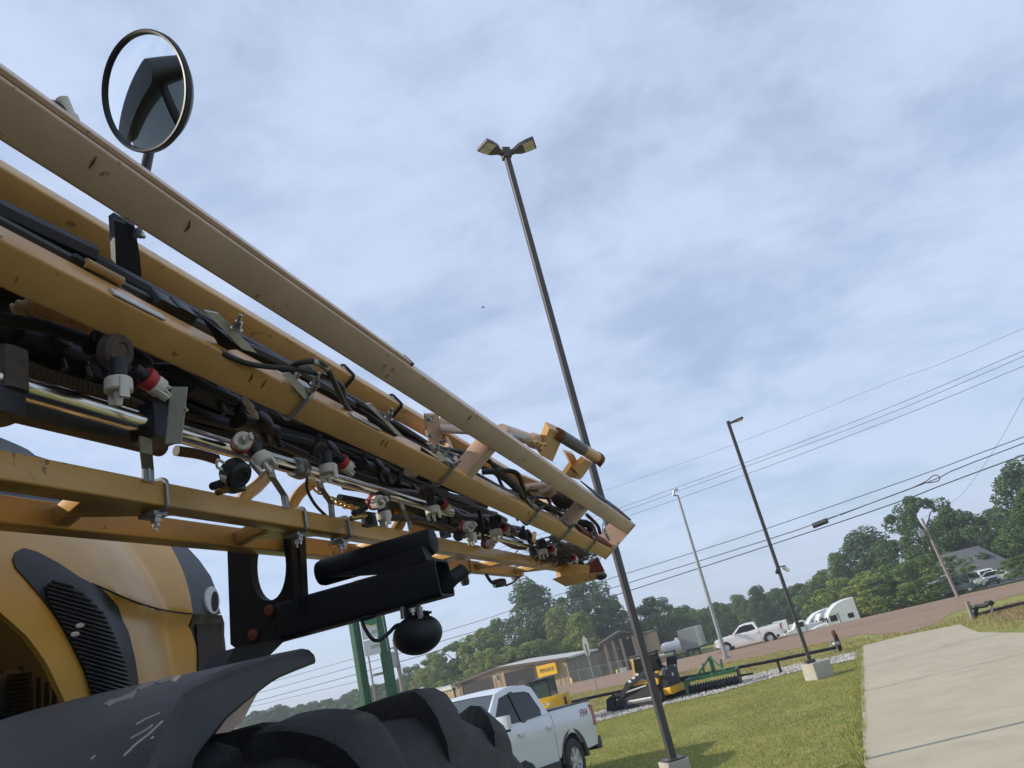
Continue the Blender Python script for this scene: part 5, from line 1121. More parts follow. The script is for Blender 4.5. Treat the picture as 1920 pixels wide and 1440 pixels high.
# ================================================================== EXCAVATOR, LOADER, IMPLEMENTS
MACH = mat('construction yellow', (.72, .40, .02), .35, var=.08, coat=.3, dirt=(.4, .28, .1), dscale=4, damt=.25)
ex = at(1037, 1357, 31.5); ex.z = gz(ex.x, ex.y)
t = frame(thing('mini_excavator', ex, 'yellow mini excavator with dark glazed cab standing behind the near white pickup', 'excavator'), ex, V((.97, -.24, 0)), .72)
up_ = part('engine_cover', MB().beam(V((.32, 0, .78)), V((.32, 0, 1.58)), X3, Y3, 1.55, 1.7, .35, 6), MACH, t, False)
part('cover_panel', MB().beam(V((.22, -.86, .92)), V((.22, -.86, 1.46)), X3, Y3, .95, .03, .01, 2), MACH, up_, False)
part('emblem', MB().lathe([(0, .10), (.01, .10)], V((.25, -.885, 1.25)), -Y3, 6), SIGNW, up_, False); part('number_decal', MB().box(V((.27, -.885, 1.03)), (.10, .01, .09)), BPL, up_, False)
part('rear_light_pod', MB().beam(V((1.1, -.5, .95)), V((1.1, -.5, 1.4)), X3, Y3, .06, .3, .02, 2), BPL, up_, False)
for x, y_ in ((-.62, -.55), (.38, -.55), (-.62, .75), (.38, .75)): part('cab_post', MB().beam(V((x, y_, 1.35)), V((x+(.06 if x < 0 else 0), y_, 2.42)), X3, Y3, .09, .09, .02, 2), BPL, t, False)
part('cab_roof', MB().beam(V((-.14, .1, 2.42)), V((-.14, .1, 2.5)), X3, Y3, 1.15, 1.45, .08, 3), BPL, t, False)
for nm_, c, sz in (('rear_window', (-.12, -.56, 1.9), (.92, .02, .95)), ('side_window', (.385, .1, 1.9), (.02, 1.2, .95)), ('side_window', (-.6, .1, 1.9), (.02, 1.2, .95)), ('front_window', (-.12, .76, 1.9), (.92, .02, .95))): part(nm_, MB().box(V(c), sz), GLSG, t, False)
part('operator_seat', MB().box(V((.05, .1, 1.7)), (.5, .45, .7), None, .08), BPL, t, False)
part('swing_post', MB().box(V((-.1, 1.1, .95)), (.4, .5, .5), None, .05), MACH, t, False)
bm = part('boom', MB().poly([V((-.15, 1.2, .9)), V((-.35, 1.6, 1.9)), V((-.95, 1.9, 2.18)), V((-1.6, 2.0, 1.95)), V((-1.6, 2.0, 1.75)), V((-.9, 1.9, 1.95)), V((-.5, 1.6, 1.75)), V((-.1, 1.35, .9))], .2, Y3), ZPL, t, False)
part('dipper', MB().beam(V((-1.55, 2.1, 1.85)), V((-1.9, 2.1, .6)), X3, Y3, .16, .14, .02), GRY, t, False)
part('bucket', MB().lathe([(-.25, .3), (.25, .3)], V((-1.75, 2.1, .4)), Y3, 12), GRY, t, False)
for s in (-1, 1): part('track', MB().prism(rr(2.1, .55, .27, 5), V((s*.62-.17, .1, .3)), V((s*.62+.17, .1, .3)), Y3, Z3), RUB, t, False)
part('undercarriage', MB().box(V((0, .1, .55)), (.9, .9, .35), None, .05), BFR, t, False)
# compact track loader
tl = at(1228, 1319, 31.4); tl.z = gz(tl.x, tl.y)
t = frame(thing('track_loader', tl, 'black and yellow compact track loader on the gravel, behind the near light pole', 'track loader'), tl, V((.80, -.60, 0)), .83)
for s in (-1, 1):
    y0 = s*.72
    trk = part('track', MB().prism([(-1.15, .25), (-1.0, .08), (.75, .05), (.98, .2), (1.0, .48), (.75, .78), (.45, .80), (-.95, .50), (-1.12, .40)], V((0, y0-.17, 0)), V((0, y0+.17, 0)), X3, Z3), RUB, t, False)
    for i in range(14): part('track_bar', MB().box(V((-.95+i*.13, y0, .035+.002*(i % 2))), (.05, .36, .05)), RUB, trk, False)
    part('track_frame', MB().beam(V((-.85, y0-s*.02, .3)), V((.7, y0-s*.02, .3)), Y3, Z3, .40, .18, .03, 2), GAL, trk, False)
    part('lift_arm', MB().poly([V((1.0, y0-.05, 1.25)), V((.4, y0-.05, 1.50)), V((-.7, y0-.05, 1.15)), V((-1.25, y0-.05, .65)), V((-1.55, y0-.05, .30)), V((-1.45, y0-.05, .22)), V((-1.1, y0-.05, .52)), V((-.6, y0-.05, .92)), V((.4, y0-.05, 1.28)), V((1.0, y0-.05, 1.05))], .10, Y3), BPL, t, False)
    part('arm_cylinder', MB().tube([V((.3, y0, .85)), V((-.95, y0, .72))], .05, 10), GAL, t, False)
    part('rear_pillar', MB().beam(V((.75, y0-s*.12, .8)), V((.95, y0-s*.12, 1.35)), Y3, X3, .12, .22, .03), MACH, t, False)
    part('side_stripe', MB().box(V((.1, s*.60, 1.0)), (1.2, .02, .16), None, 0), MACH, t, False)
    part('cab_post', MB().beam(V((-.35, s*.48, 1.2)), V((-.22, s*.46, 2.08)), Y3, X3, .07, .09, .02), MACH if s < 0 else BPL, t, False); part('cab_post', MB().beam(V((.62, s*.48, 1.2)), V((.5, s*.46, 2.08)), Y3, X3, .07, .12, .02), BPL, t, False)
    part('side_screen', MB().box(V((.14, s*.475, 1.65)), (.75, .015, .7)), GLS, t, False)
    part('work_light', MB().box(V((-.36, s*.35, 2.0)), (.08, .18, .10), None, .02), CLR, t, False)
part('cab_roof', MB().beam(V((-.36, 0, 2.12)), V((.62, 0, 2.12)), Y3, Z3, 1.05, .09, .03), BPL, t, False); part('beacon', MB().lathe([(0, .09), (.08, .08), (.12, .04)], V((.3, -.2, 2.16)), Z3, 12), PYEL, t, False)
part('lower_body', MB().beam(V((-.8, 0, .75)), V((1.15, 0, .75)), Y3, Z3, 1.1, .65, .08), BPL, t, False); part('rear_door', MB().beam(V((1.14, 0, 1.0)), V((1.30, 0, 1.0)), Y3, Z3, 1.12, .85, .10), BPL, t, False)
part('rear_emblem', MB().lathe([(0, .08), (.01, .08)], V((1.31, -.0, 1.05)), X3, 6), SIGNW, t, False); part('rear_bumper', MB().beam(V((1.0, 0, .45)), V((1.36, 0, .45)), Y3, Z3, 1.25, .30, .05), MACH, t, False)
for y_ in (-.4, .4): part('tail_light', MB().box(V((1.31, y_, 1.36)), (.03, .10, .08)), CLR, t, False)
for i, x in enumerate((-.5, -.25, -.02)): part('arm_lettering', MB().box(V((x, -.775, 1.16+.11*i)), (.16, .006, .10)), SIGNW, t, False)
part('rear_window', MB().box(V((.64, 0, 1.65)), (.015, .8, .65)), GLS, t, False); part('operator_seat', MB().box(V((.15, 0, 1.2)), (.4, .5, .7), None, .06), BPL, t, False)
part('open_side_door', MB().beam(V((.75, .9, .95)), V((.95, .95, 1.75)), X3, Y3, .55, .06, .02), BPL, t, False)
bk_ = part('quick_coupler', MB().beam(V((-1.62, -.6, .35)), V((-1.62, .6, .35)), X3, Z3, .16, .60, .06), BPL, t, False); part('bucket', MB().prism([(-1.7, .05), (-1.6, .05), (-1.6, .6), (-1.68, .7), (-1.95, .6), (-2.1, .1)], V((0, -.85, 0)), V((0, .85, 0)), X3, Z3), BFR, t, False)
for z in (.3, .48): part('coupler_light', MB().box(V((-1.53, -.61, z)), (.10, .02, .08)), SIGNW, t, False)
# green harrow / tiller and small green blade
q = at(1346, 1299, 30.6); q.z = gz(q.x, q.y)
t = frame(thing('tillage_implement', q, 'green three point landscape roller implement with black ring drum on the gravel', 'farm implement'), q, V((.93, -.36, 0)), 1)
part('front_bar', MB().beam(V((-.95, -.3, .52)), V((.95, -.3, .52)), Y3, Z3, .10, .10, .01), GRN, t, False); part('rear_bar', MB().beam(V((-.95, .35, .55)), V((.95, .35, .55)), Y3, Z3, .10, .10, .01), GRN, t, False)
for x in (-.9, 0, .9): part('side_bar', MB().beam(V((x, -.3, .52)), V((x, .35, .55)), X3, Z3, .08, .08, .01), GRN, t, False)
for x in (-.35, .35): part('hitch_arm', MB().poly([V((x, .3, .55)), V((x, .45, .95)), V((x, .35, .95)), V((x, .1, .55))], .05, X3), GRN, t, False)
part('hitch_mast', MB().beam(V((0, .40, .55)), V((0, .42, 1.12)), X3, Y3, .14, .10, .01), GRN, t, False); part('mast_brace', MB().beam(V((0, .40, 1.1)), V((.55, -.25, .58)), X3, Z3, .06, .05, .01), GRN, t, False); part('mast_brace', MB().beam(V((0, .40, 1.1)), V((-.55, -.25, .58)), X3, Z3, .06, .05, .01), GRN, t, False)
dr = part('roller_drum', MB().lathe([(-.92, .12), (.92, .12)], V((0, -.15, .19)), X3, 14), BPL, t, False)
for i in range(18): part('drum_ring', MB().lathe([(-.015, .165), (.015, .165)], V((-.9+i*.106, -.15, .19)), X3, 16), BFR, dr, False)
for s in (-1, 1): part('end_plate', MB().poly([V((s*.95, -.4, .05)), V((s*.95, .1, .05)), V((s*.95, .1, .55)), V((s*.95, -.4, .55))], .03, X3), GRN if s < 0 else BPL, t, False)
part('drawbar', MB().beam(V((.95, 0, .3)), V((1.4, .2, .25)), Y3, Z3, .07, .07, .01), BPL, t, False)
q = at(1276, 1306, 31.5); q.z = gz(q.x, q.y)
t = frame(thing('grading_implement', q, 'small green box blade on the gravel directly right of the track loader', 'farm implement'), q, V((.93, -.36, 0)), 1)
part('blade_back', MB().box(V((0, .3, .3)), (.6, .05, .5), None, .01), GRN, t, False)
for s in (-1, 1): part('side_plate', MB().poly([V((s*.3, -.3, .03)), V((s*.3, .32, .03)), V((s*.3, .32, .55)), V((s*.3, -.1, .45))], .03, X3), GRN, t, False)
part('cutting_edge', MB().box(V((0, .0, .06)), (.58, .4, .05), None, .01), BFR, t, False)
for x in (-.2, 0, .2): part('ripper_shank', MB().box(V((x, 0, .4)), (.05, .08, .5), None, .01), GRN, t, False)
# ================================================================== FENCES, SIGNS, POSTS
def gpt(px, py): p = G(px, py); p.z = gz(p.x, p.y); return p
fn = thing('rail_fence', gpt(1460, 1262), 'long low black pipe rail fence along the gravel strip', 'fence')
def onV(px, py, p0, dv):                                       # pixel ray against the vertical plane of a fence line
    n_ = V((-dv[1], dv[0], 0)); q = ray(px, py); return CAM+q*((p0-CAM).dot(n_)/q.dot(n_))
f0, f1 = gpt(1150, 1336), gpt(1463, 1263); fd = (f1-f0); fd.z = 0; fd.normalize()
rl = [onV(*p, f0, fd) for p in ((1000, 1333), (1090, 1312), (1260, 1275), (1455, 1238), (1568, 1214))]
for a, b in zip(rl[:-1], rl[1:]): part('rail', MB().tube([a, b], .055, 10), BFR, fn)
for px, py in ((1148, 1299), (1262, 1275), (1457, 1238), (1050, 1321)):
    p = onV(px, py, f0, fd); part('post', MB().tube([V((p.x, p.y, gz(p.x, p.y)-.1)), p], .05, 10), BFR, fn)
hy = gpt(1577, 1222); ht = at(1564, 1190, hy.y)
t = thing('marker_post', hy, 'dark wooden post with red top and pipe fitting at the rail fence end', 'post')
part('post', MB().beam(hy-Z3*.1, V((hy.x, hy.y, ht.z)), X3, Y3, .15, .15, .02, 2), BFR, t); part('red_top', MB().lathe([(0, .09), (.18, .09), (.24, .04)], V((hy.x-.03, hy.y, ht.z-.06)), Z3, 10), REDP, t)
part('pipe_fitting', MB().lathe([(-.12, .09), (.12, .09), (.14, .05)], V((hy.x-.12, hy.y-.1, ht.z-.35)), V((-1, -.3, 0)), 10), GAL, t); part('side_post', MB().tube([V((hy.x-.2, hy.y+.2, hy.z)), V((hy.x-.2, hy.y+.2, ht.z-.25))], .05, 8), GAL, t)
mb0 = gpt(1830, 1160)
t = thing('mailbox_rack', mb0, 'grey wooden roadside rack with slanted posts at the driveway mouth', 'mailbox stand')
def onY(px, py): return at(px, py, mb0.y)
part('leaning_post', MB().beam(onY(1825, 1162), onY(1813, 1128), X3, Y3, .13, .13, .01), WOODP, t); part('leaning_post', MB().beam(onY(1828, 1162), onY(1831, 1136), X3, Y3, .14, .14, .01), BFR, t); part('thin_post', MB().beam(onY(1859, 1165), onY(1860, 1128), X3, Y3, .07, .07, .01), LED, t)
part('top_plank', MB().beam(onY(1822, 1137), onY(1862, 1130), Y3, Z3, .30, .08, .01), WOODP, t); part('lower_plank', MB().beam(onY(1820, 1142), onY(1850, 1137), Y3, Z3, .2, .07, .01), BPL, t)
for px, py in ((1831, 1134), (1837, 1134), (1842, 1133)): part('mounting_bracket', MB().box(onY(px, py), (.09, .09, .10), None, .01), GAL, t)
part('mailbox', MB().lathe([(-.2, .10), (.2, .10)], onY(1854, 1131), Y3, 12), BPL, t)
f2a, f2b = gpt(1835, 1157), gpt(1926, 1137); fd2 = f2b-f2a; fd2.z = 0; fd2.normalize()
t = thing('rail_fence', f2a, 'short black pipe rail running right from the grey mailbox rack', 'fence')
a, b = onV(1832, 1152, f2a, fd2), onV(1960, 1120, f2a, fd2); part('rail', MB().tube([a, b], .06, 10), BFR, t)
for s in (.05, .9): p = a.lerp(b, s); part('post', MB().tube([V((p.x, p.y, gz(p.x, p.y)-.1)), p], .05, 8), BFR, t)
# dealership sign
SY = 36
def sg(px, py): return at(px, py, SY)
sgb = sg(690, 1330)
t = thing('dealer_sign', V((sgb.x, sgb.y, gz(sgb.x, sgb.y))), 'tall roadside sign on two green posts with pale panel and green emblem', 'sign')
def vpost(px, py, w):
    p = sg(px, py); part('sign_post', MB().beam(V((p.x, p.y, gz(p.x, p.y)-.2)), V((p.x, p.y, sg(px, 1090).z)), V((.75, -.66, 0)), V((.66, .75, 0)), w, w, .01), SGRN, t)
vpost(681, 1280, .36); vpost(732, 1280, .36)
sxa = V((1, .0, 0)); c0 = sg(697, 1140)
pn = [sg(669, 1120), sg(716, 1106), sg(724, 1225), sg(680, 1230)]
pz0 = sg(700, 1228).z; pz1 = sg(700, 1080).z; px0, px1 = sg(672, 1180).x+.15, sg(722, 1180).x
mid = sg(700, 1197).z
for nm_, z0, z1 in (('upper_panel', mid+.03, pz1), ('lower_panel', pz0, mid-.03)): part(nm_, MB().beam(V(((px0+px1)/2, SY-.02, z0)), V(((px0+px1)/2, SY-.02, z1)), X3, Y3, px1-px0, .16, .01), SIGNW, t)
ec = V(((px0+px1)/2+.05, SY-.11, sg(697, 1150).z))
part('emblem_rim', MB().lathe([(0, .56), (.014, .56)], ec, -Y3, 36), PYEL, t); part('emblem', MB().lathe([(0, .52), (.026, .52)], ec, -Y3, 36), SIGNG, t)
for z_, w_, h_, xo in ((sg(705, 1184).z, .55, .15, .22), (sg(700, 1187).z, .22, .08, -.2), (sg(703, 1212).z, .55, .15, .05)): part('faded_lettering', MB().box(V(((px0+px1)/2+xo, SY-.105, z_)), (w_, .006, h_)), SIGNT, t)
# ================================================================== BUILDINGS
def wallp(a, b, z0, za, zb_, m, par, name, pitch=.6, dep=.05):      # ribbed sheet wall from a to b, top height za..zb_
    d = (b-a); d.z = 0; L_ = d.length; d.normalize(); n_ = V((d.y, -d.x, 0))
    k = max(1, int(L_/pitch)); vs = []; xs_ = []
    for i in range(k): x = i*L_/k; xs_ += [(x, 0), (x+L_/k*.70, 0), (x+L_/k*.76, dep), (x+L_/k*.94, dep)]
    xs_.append((L_, 0)); m_ = len(xs_)
    for x, o in xs_: p = V((a.x, a.y, 0))+d*x+n_*o; vs += [V((p.x, p.y, z0)), V((p.x, p.y, za+(zb_-za)*x/L_))]
    return part(name, MB().add(vs, [(2*i, 2*i+2, 2*i+3, 2*i+1) for i in range(m_-1)]), m, par, sharp=20)
rc = at(1062, 1234, 95); lcn = at(851, 1281, 104); zE_ = rc.z; lcn.z = zE_; zB = -5.2
pk = rc.lerp(lcn, .57); zP = zE_+.72
gd = (lcn-rc); gd.z = 0; gl = gd.length; gd.normalize(); bkd = V((-gd.y, gd.x, 0)); bkd = -bkd if bkd.y < 0 else bkd
bd_ = thing('metal_building', V((pk.x, pk.y, zB)), 'tan ribbed metal shop building with two dark doors and a yellow sign', 'building')
outn = -bkd
wallp(V((lcn.x, lcn.y, 0)), V((pk.x, pk.y, 0)), zB, zE_, zP, WALLT, bd_, 'front_wall', .75); wallp(V((pk.x, pk.y, 0)), V((rc.x, rc.y, 0)), zB, zP, zE_, WALLT, bd_, 'front_wall', .75)
rb = rc+bkd*7; lbk = lcn+bkd*7; pkb = pk+bkd*7
wallp(V((rc.x, rc.y, 0)), V((rb.x, rb.y, 0)), zB, zE_, zE_, WALLG, bd_, 'side_wall', 1.5, .03); wallp(V((lbk.x, lbk.y, 0)), V((lcn.x, lcn.y, 0)), zB, zE_, zE_, WALLG, bd_, 'side_wall', 1.5, .03)  # side wall shade is put into the darker siding colour
def up3(p, z): return V((p.x, p.y, z))
for e0, e1 in ((rc+gd*-.25, rb+gd*-.25), (lcn+gd*.25, lbk+gd*.25)):
    part('roof', MB().poly([up3(e0, zE_+.02)+outn*.3, up3(pk, zP+.05)+outn*.3, up3(pkb, zP+.05), up3(e1, zE_+.02)], .10, Z3), ROOFW, bd_)
for a, za, b, zb_ in ((lcn+gd*.25, zE_, pk, zP), (pk, zP, rc-gd*.25, zE_)): part('rake_trim', MB().beam(up3(a, za-.02)+outn*.34, up3(b, zb_-.02)+outn*.34, outn, Z3, .06, .28, .01, 1), ROOFB, bd_)
part('corner_trim', MB().beam(up3(rc, zB)+outn*.08, up3(rc, zE_)+outn*.08, gd, outn, .2, .1, .01, 1), ROOFB, bd_); part('eave_gutter', MB().beam(up3(rc, zE_-.02)-gd*.3, up3(rb, zE_-.02)-gd*.3, gd, Z3, .14, .2, .02, 1), ROOFW, bd_)
def onB(px, py): q = ray(px, py); return CAM+q*((rc-CAM).dot(outn)/q.dot(outn))
def dz(pxs): return [onB(*p) for p in pxs]
def door(x0, x1, ytop, m, name):
    a, b = onB(*x0), onB(*x1); zt_ = (a.z+b.z)/2; o = part(name, MB().prism([(0, 0), (1, 0), (1, 1), (0, 1)], up3(a, zB)+outn*.02, up3(a, zB)+outn*.09, (b-a)*1.0-Z3*(b.z-a.z), Z3*(zt_-zB)), m, bd_)
    part('door_trim', MB().beam(up3(a, zt_+.06)+outn*.1, up3(b, zt_+.06)+outn*.1, outn, Z3, .06, .16, .01, 1), ROOFB, o)
    for p in (a, b): part('door_trim', MB().beam(up3(p, zB)+outn*.1, up3(p, zt_)+outn*.1, gd, outn, .14, .06, .01, 1), ROOFB, o)
    return o, a, b, zt_
RDOOR = mat('dark brown roll door', (.035, .028, .026), .5, var=.15)
o, a, b, zt_ = door((866, 1283), (920, 1271), 0, RDOOR, 'roll_door')
for i in range(9): part('door_slat', MB().beam(up3(a, zt_-.25-.42*i)+outn*.105, up3(b, zt_-.25-.42*i)+outn*.105, outn, Z3, .03, .06, .008, 1), RDOOR, o)
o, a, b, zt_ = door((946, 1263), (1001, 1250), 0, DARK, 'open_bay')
part('stored_shelf', MB().box(up3(a.lerp(b, .6), zt_-1.6)+outn*.1, (1.4, .1, .9)), WALLG, o)
wl = onB(931, 1269); part('wall_light', MB().box(wl+outn*.15, (.35, .3, .35), None, .04), SIGNW, bd_)
sn = [onB(1014, 1251), onB(1043, 1245), onB(1045, 1258), onB(1016, 1266)]
cS = (sn[0]+sn[1]+sn[2]+sn[3])/4; sw_ = 2.7; sh_ = 1.25
sgn = part('wall_sign', MB().beam(cS+outn*.15, cS+outn*.55, gd, Z3, sw_, sh_, .02, 1), SIGNY, bd_)
part('sign_lettering', text_mb('PENSKE', .62, cS+outn*.565, -gd, Z3, shear=.3), BPL, sgn, True, 0)
# flush side doors on the dark side wall
for s0 in (1.6,): part('side_door', MB().beam(up3(rc+bkd*(s0+2), zB)-gd*.05, up3(rc+bkd*(s0+2), zE_-.3)-gd*.05, bkd, gd, 4.2 if s0 < 3 else 3.0, .06, .01, 1), WALLG if s0 < 10 else RDOOR, bd_)
# low wing to the left
w0 = lcn+gd*.3; w1 = at(690, 1308, 128); w1.z = zE_-.3; zW = zE_-.35
wg = thing('low_building', V((w1.x, w1.y, zB)), 'long low pale building adjoining the tan shop on its left', 'building')
wallp(V((w1.x, w1.y, 0)), V((w0.x, w0.y, 0)), zB, zW, zW, LED if False else WALLT, wg, 'front_wall', .9); part('roof', MB().poly([up3(w1, zW), up3(w0, zW), up3(w0, zW)+bkd*12, up3(w1, zW)+bkd*12], .15, Z3), ROOFW, wg); part('fascia', MB().beam(up3(w1, zW+.05)+outn*.2, up3(w0, zW+.05)+outn*.2, outn, Z3, .1, .35, .02, 1), ROOFW, wg)
vtp = up3(w1.lerp(w0, .58), zW+.15); part('roof_vent', MB().lathe([(0, .35), (.7, .35), (.75, .2)], vtp+bkd*2, Z3, 10), ROOFW, wg)
# second building with the porch
YB = 112
def yb(px, py, y=YB): return at(px, py, y)
p0 = yb(1128, 1212); p1 = yb(1232, 1188, 108)
b2 = thing('porch_building', V((p0.x, p0.y, zB)), 'brown building with a gabled porch on columns, right of the tan shop', 'building')
zT = yb(1205, 1189).z
part('main_block', MB().box(V((yb(1218, 1230).x, 117, (zT+zB)/2)), (3.4, 12, zT-zB), None, .02), WALLT, b2); part('flat_cap', MB().box(V((yb(1218, 1230).x, 117, zT+.06)), (3.6, 12.2, .12)), ROOFB, b2)
part('rear_block', MB().box(V((yb(1165, 1230).x, 121, (zT+zB)/2-.6)), (7.2, 8, zT-zB-1.2), None, .02), WALLG, b2)
gl_, gr_, gp_ = yb(1128, 1211), yb(1206, 1190), yb(1166, 1194)
xl, xr = gl_.x, gr_.x; ze = yb(1130, 1212).z+.1; zr = ze+1.1
for xa_, xb_ in ((xl-.3, (xl+xr)/2), (xr+.3, (xl+xr)/2)): part('porch_roof', MB().poly([V((xa_, YB-2, ze)), V((xb_, YB-2, zr)), V((xb_, YB+8, zr)), V((xa_, YB+8, ze))], .3, Z3), ROOFB, b2)
for x_ in (xl+.4, xl+1.5, xl+2.6, xr-1.6, xr-.3): part('column', MB().beam(V((x_, YB-1.6, zB)), V((x_, YB-1.6, ze+.3)), X3, Y3, .38, .38, .03), BRK, b2)
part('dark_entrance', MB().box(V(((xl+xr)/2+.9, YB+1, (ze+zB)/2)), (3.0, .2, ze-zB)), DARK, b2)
part('wall_panel', MB().box(V((xl+1.0, YB+.6, (ze+zB)/2)), (2.0, .2, ze-zB)), WALLG, b2)
# small shed at right
sh0 = yb(1243, 1245, 104)
b3 = thing('small_shed', V((sh0.x, sh0.y, zB)), 'small tan flat roofed shed right of the porch building', 'shed')
zs = yb(1240, 1231, 104).z
part('wall', MB().box(V((sh0.x, 105.5, (zs+zB)/2)), (3.0, 3, zs-zB), None, .02), BRK, b3); part('roof', MB().box(V((sh0.x, 105.5, zs+.08)), (3.3, 3.3, .16), None, .02), ROOFW, b3)
gx = yb(1262, 1240, 104).x; part('roll_door', MB().box(V((gx, 105, (zs+zB)/2+.2)), (1.4, 1.5, zs-zB+.4), None, .02), RDOOR, b3)
for i in range(6): part('door_slat', MB().box(V((gx, 104.23, zs-.2-.35*i)), (1.3, .04, .05)), WALLG, b3)
for i, (px, py) in enumerate(((1276, 1240), (1284, 1238), (1291, 1237), (1298, 1235))):
    q = at(px, py, 98); solo('bollard', MB().lathe([(-3.2, .14), (0, .14), (.12, .09), (.15, .02)], V((q.x, q.y, q.z)), Z3, 12), PYEL, ('yellow bollard nearest the small shed, leftmost of the four', 'second yellow bollard from the small shed', 'third yellow bollard from the small shed', 'yellow bollard farthest from the shed, beside the box trailer')[i], 'bollard', 'bollards beside the shed')
for px, py, lab in ((1072, 1278, 'yellow bollard at the right corner of the tan shop'), (1158, 1262, 'yellow bollard by the white fence sign')):
    q = at(px, py, 88 if px < 1100 else 92); solo('bollard', MB().lathe([(-2.6, .13), (.3, .13), (.38, .08), (.4, .02)], V((q.x, q.y, q.z)), Z3, 12), PYEL, lab, 'bollard')
# chain link fence before the building
ca, cbb = at(1070, 1288, 84), at(1190, 1262, 84)
cf = thing('chain_link_fence', V((ca.x, ca.y, ca.z-1.5)), 'thin chain link fence with white sign before the dark side wall', 'fence')
N_ = 6
for i in range(N_+1):
    p = ca.lerp(cbb, i/N_); part('post', MB().tube([p-Z3*2, p+Z3*1.45], .045, 6), GAL, cf)
part('top_rail', MB().tube([ca+Z3*1.4, cbb+Z3*1.4], .03, 6), GAL, cf)
mbw = MB(); Lc = (cbb-ca).length; dc = (cbb-ca).normalized()
for i in range(int(Lc/.22)):
    for s in (1, -1):
        x0 = i*.22; x1 = x0+s*1.9
        if 0 <= x1 <= Lc: mbw.tube([ca+dc*x0-Z3*.5, ca+dc*x1+Z3*1.4], .006, 3, False)
mw = part('wire_mesh', mbw, GAL, cf); mw['kind'] = 'stuff'
q = at(1169, 1257, 83.8); part('fence_sign', MB().box(q, (.72, .03, .52), None, .005), SIGNW, cf)
q = at(1190, 1240, 90); solo('utility_cabinet', MB().box(V((q.x, q.y, q.z-1.6)), (.95, .5, 4.2), None, .04), GAL, 'tall grey cabinet half hidden behind the near light pole by the porch', 'cabinet')
# stop sign seen edge-on from behind, on the verge
sb = G(1122, 1302); st_ = at(1097, 1207, sb.y); sb.z = gz(sb.x, sb.y)
t = thing('street_sign', sb, 'thin sign post with an octagonal sign seen edge on from behind', 'sign')
part('post', MB().tube([sb-Z3*.3, V((sb.x-.05, sb.y, st_.z))], .04, 6), GAL, t); so_ = at(1099, 1216, sb.y)
part('octagon_plate', MB().lathe([(0, .62), (.02, .62)], V((sb.x-.02, sb.y+.05, so_.z+.1)), V((.955, .295, 0)), 8), GAL, t)
# grey roofed house
hz = at(1850, 1060, 92)
h_ = thing('house', V((hz.x, hz.y, -3)), 'house with a broad grey shingle roof behind the white van', 'house')
za_, zb2 = at(1860, 1098, 92).z, at(1850, 1022, 96).z; xa_, xb_ = at(1800, 1085, 92).x, at(1925, 1070, 92).x
part('wall', MB().box(V(((xa_+xb_)/2, 97, (za_-3)/2)), (xb_-xa_, 9, za_+3), None, .02), BRK, h_)
part('roof', MB().poly([V((xa_-.5, 91.5, za_)), V((xb_+.5, 91.5, za_)), V((xb_-1.5, 97, zb2)), V((xa_+1.5, 97, zb2))], .2, V((0, -.5, .8))), SHNG, h_); part('roof', MB().poly([V((xa_-.5, 102.5, za_)), V((xa_+1.5, 97, zb2)), V((xb_-1.5, 97, zb2)), V((xb_+.5, 102.5, za_))], .2, V((0, .5, .8))), SHNG, h_)
for x0_, x1_, s in ((xa_-.5, xa_+1.5, -1), (xb_+.5, xb_-1.5, 1)): part('roof_hip', MB().poly([V((x0_, 91.5, za_)), V((x1_, 97, zb2)), V((x0_, 102.5, za_))], .2, V((s, 0, .6))), SHNG, h_)
part('gutter', MB().beam(V((xa_-.5, 91.4, za_)), V((xb_+.5, 91.4, za_)), Y3, Z3, .15, .2, .03), ROOFW, h_)
for x_ in (.25, .5, .75): wq = part('window', MB().box(V((xa_+(xb_-xa_)*x_, 92.47, za_-1.3)), (1.2, .08, 1.3), None, .01), SIGNW, h_); part('pane', MB().box(V((xa_+(xb_-xa_)*x_, 92.42, za_-1.3)), (1.0, .02, 1.1)), GLS, wq)
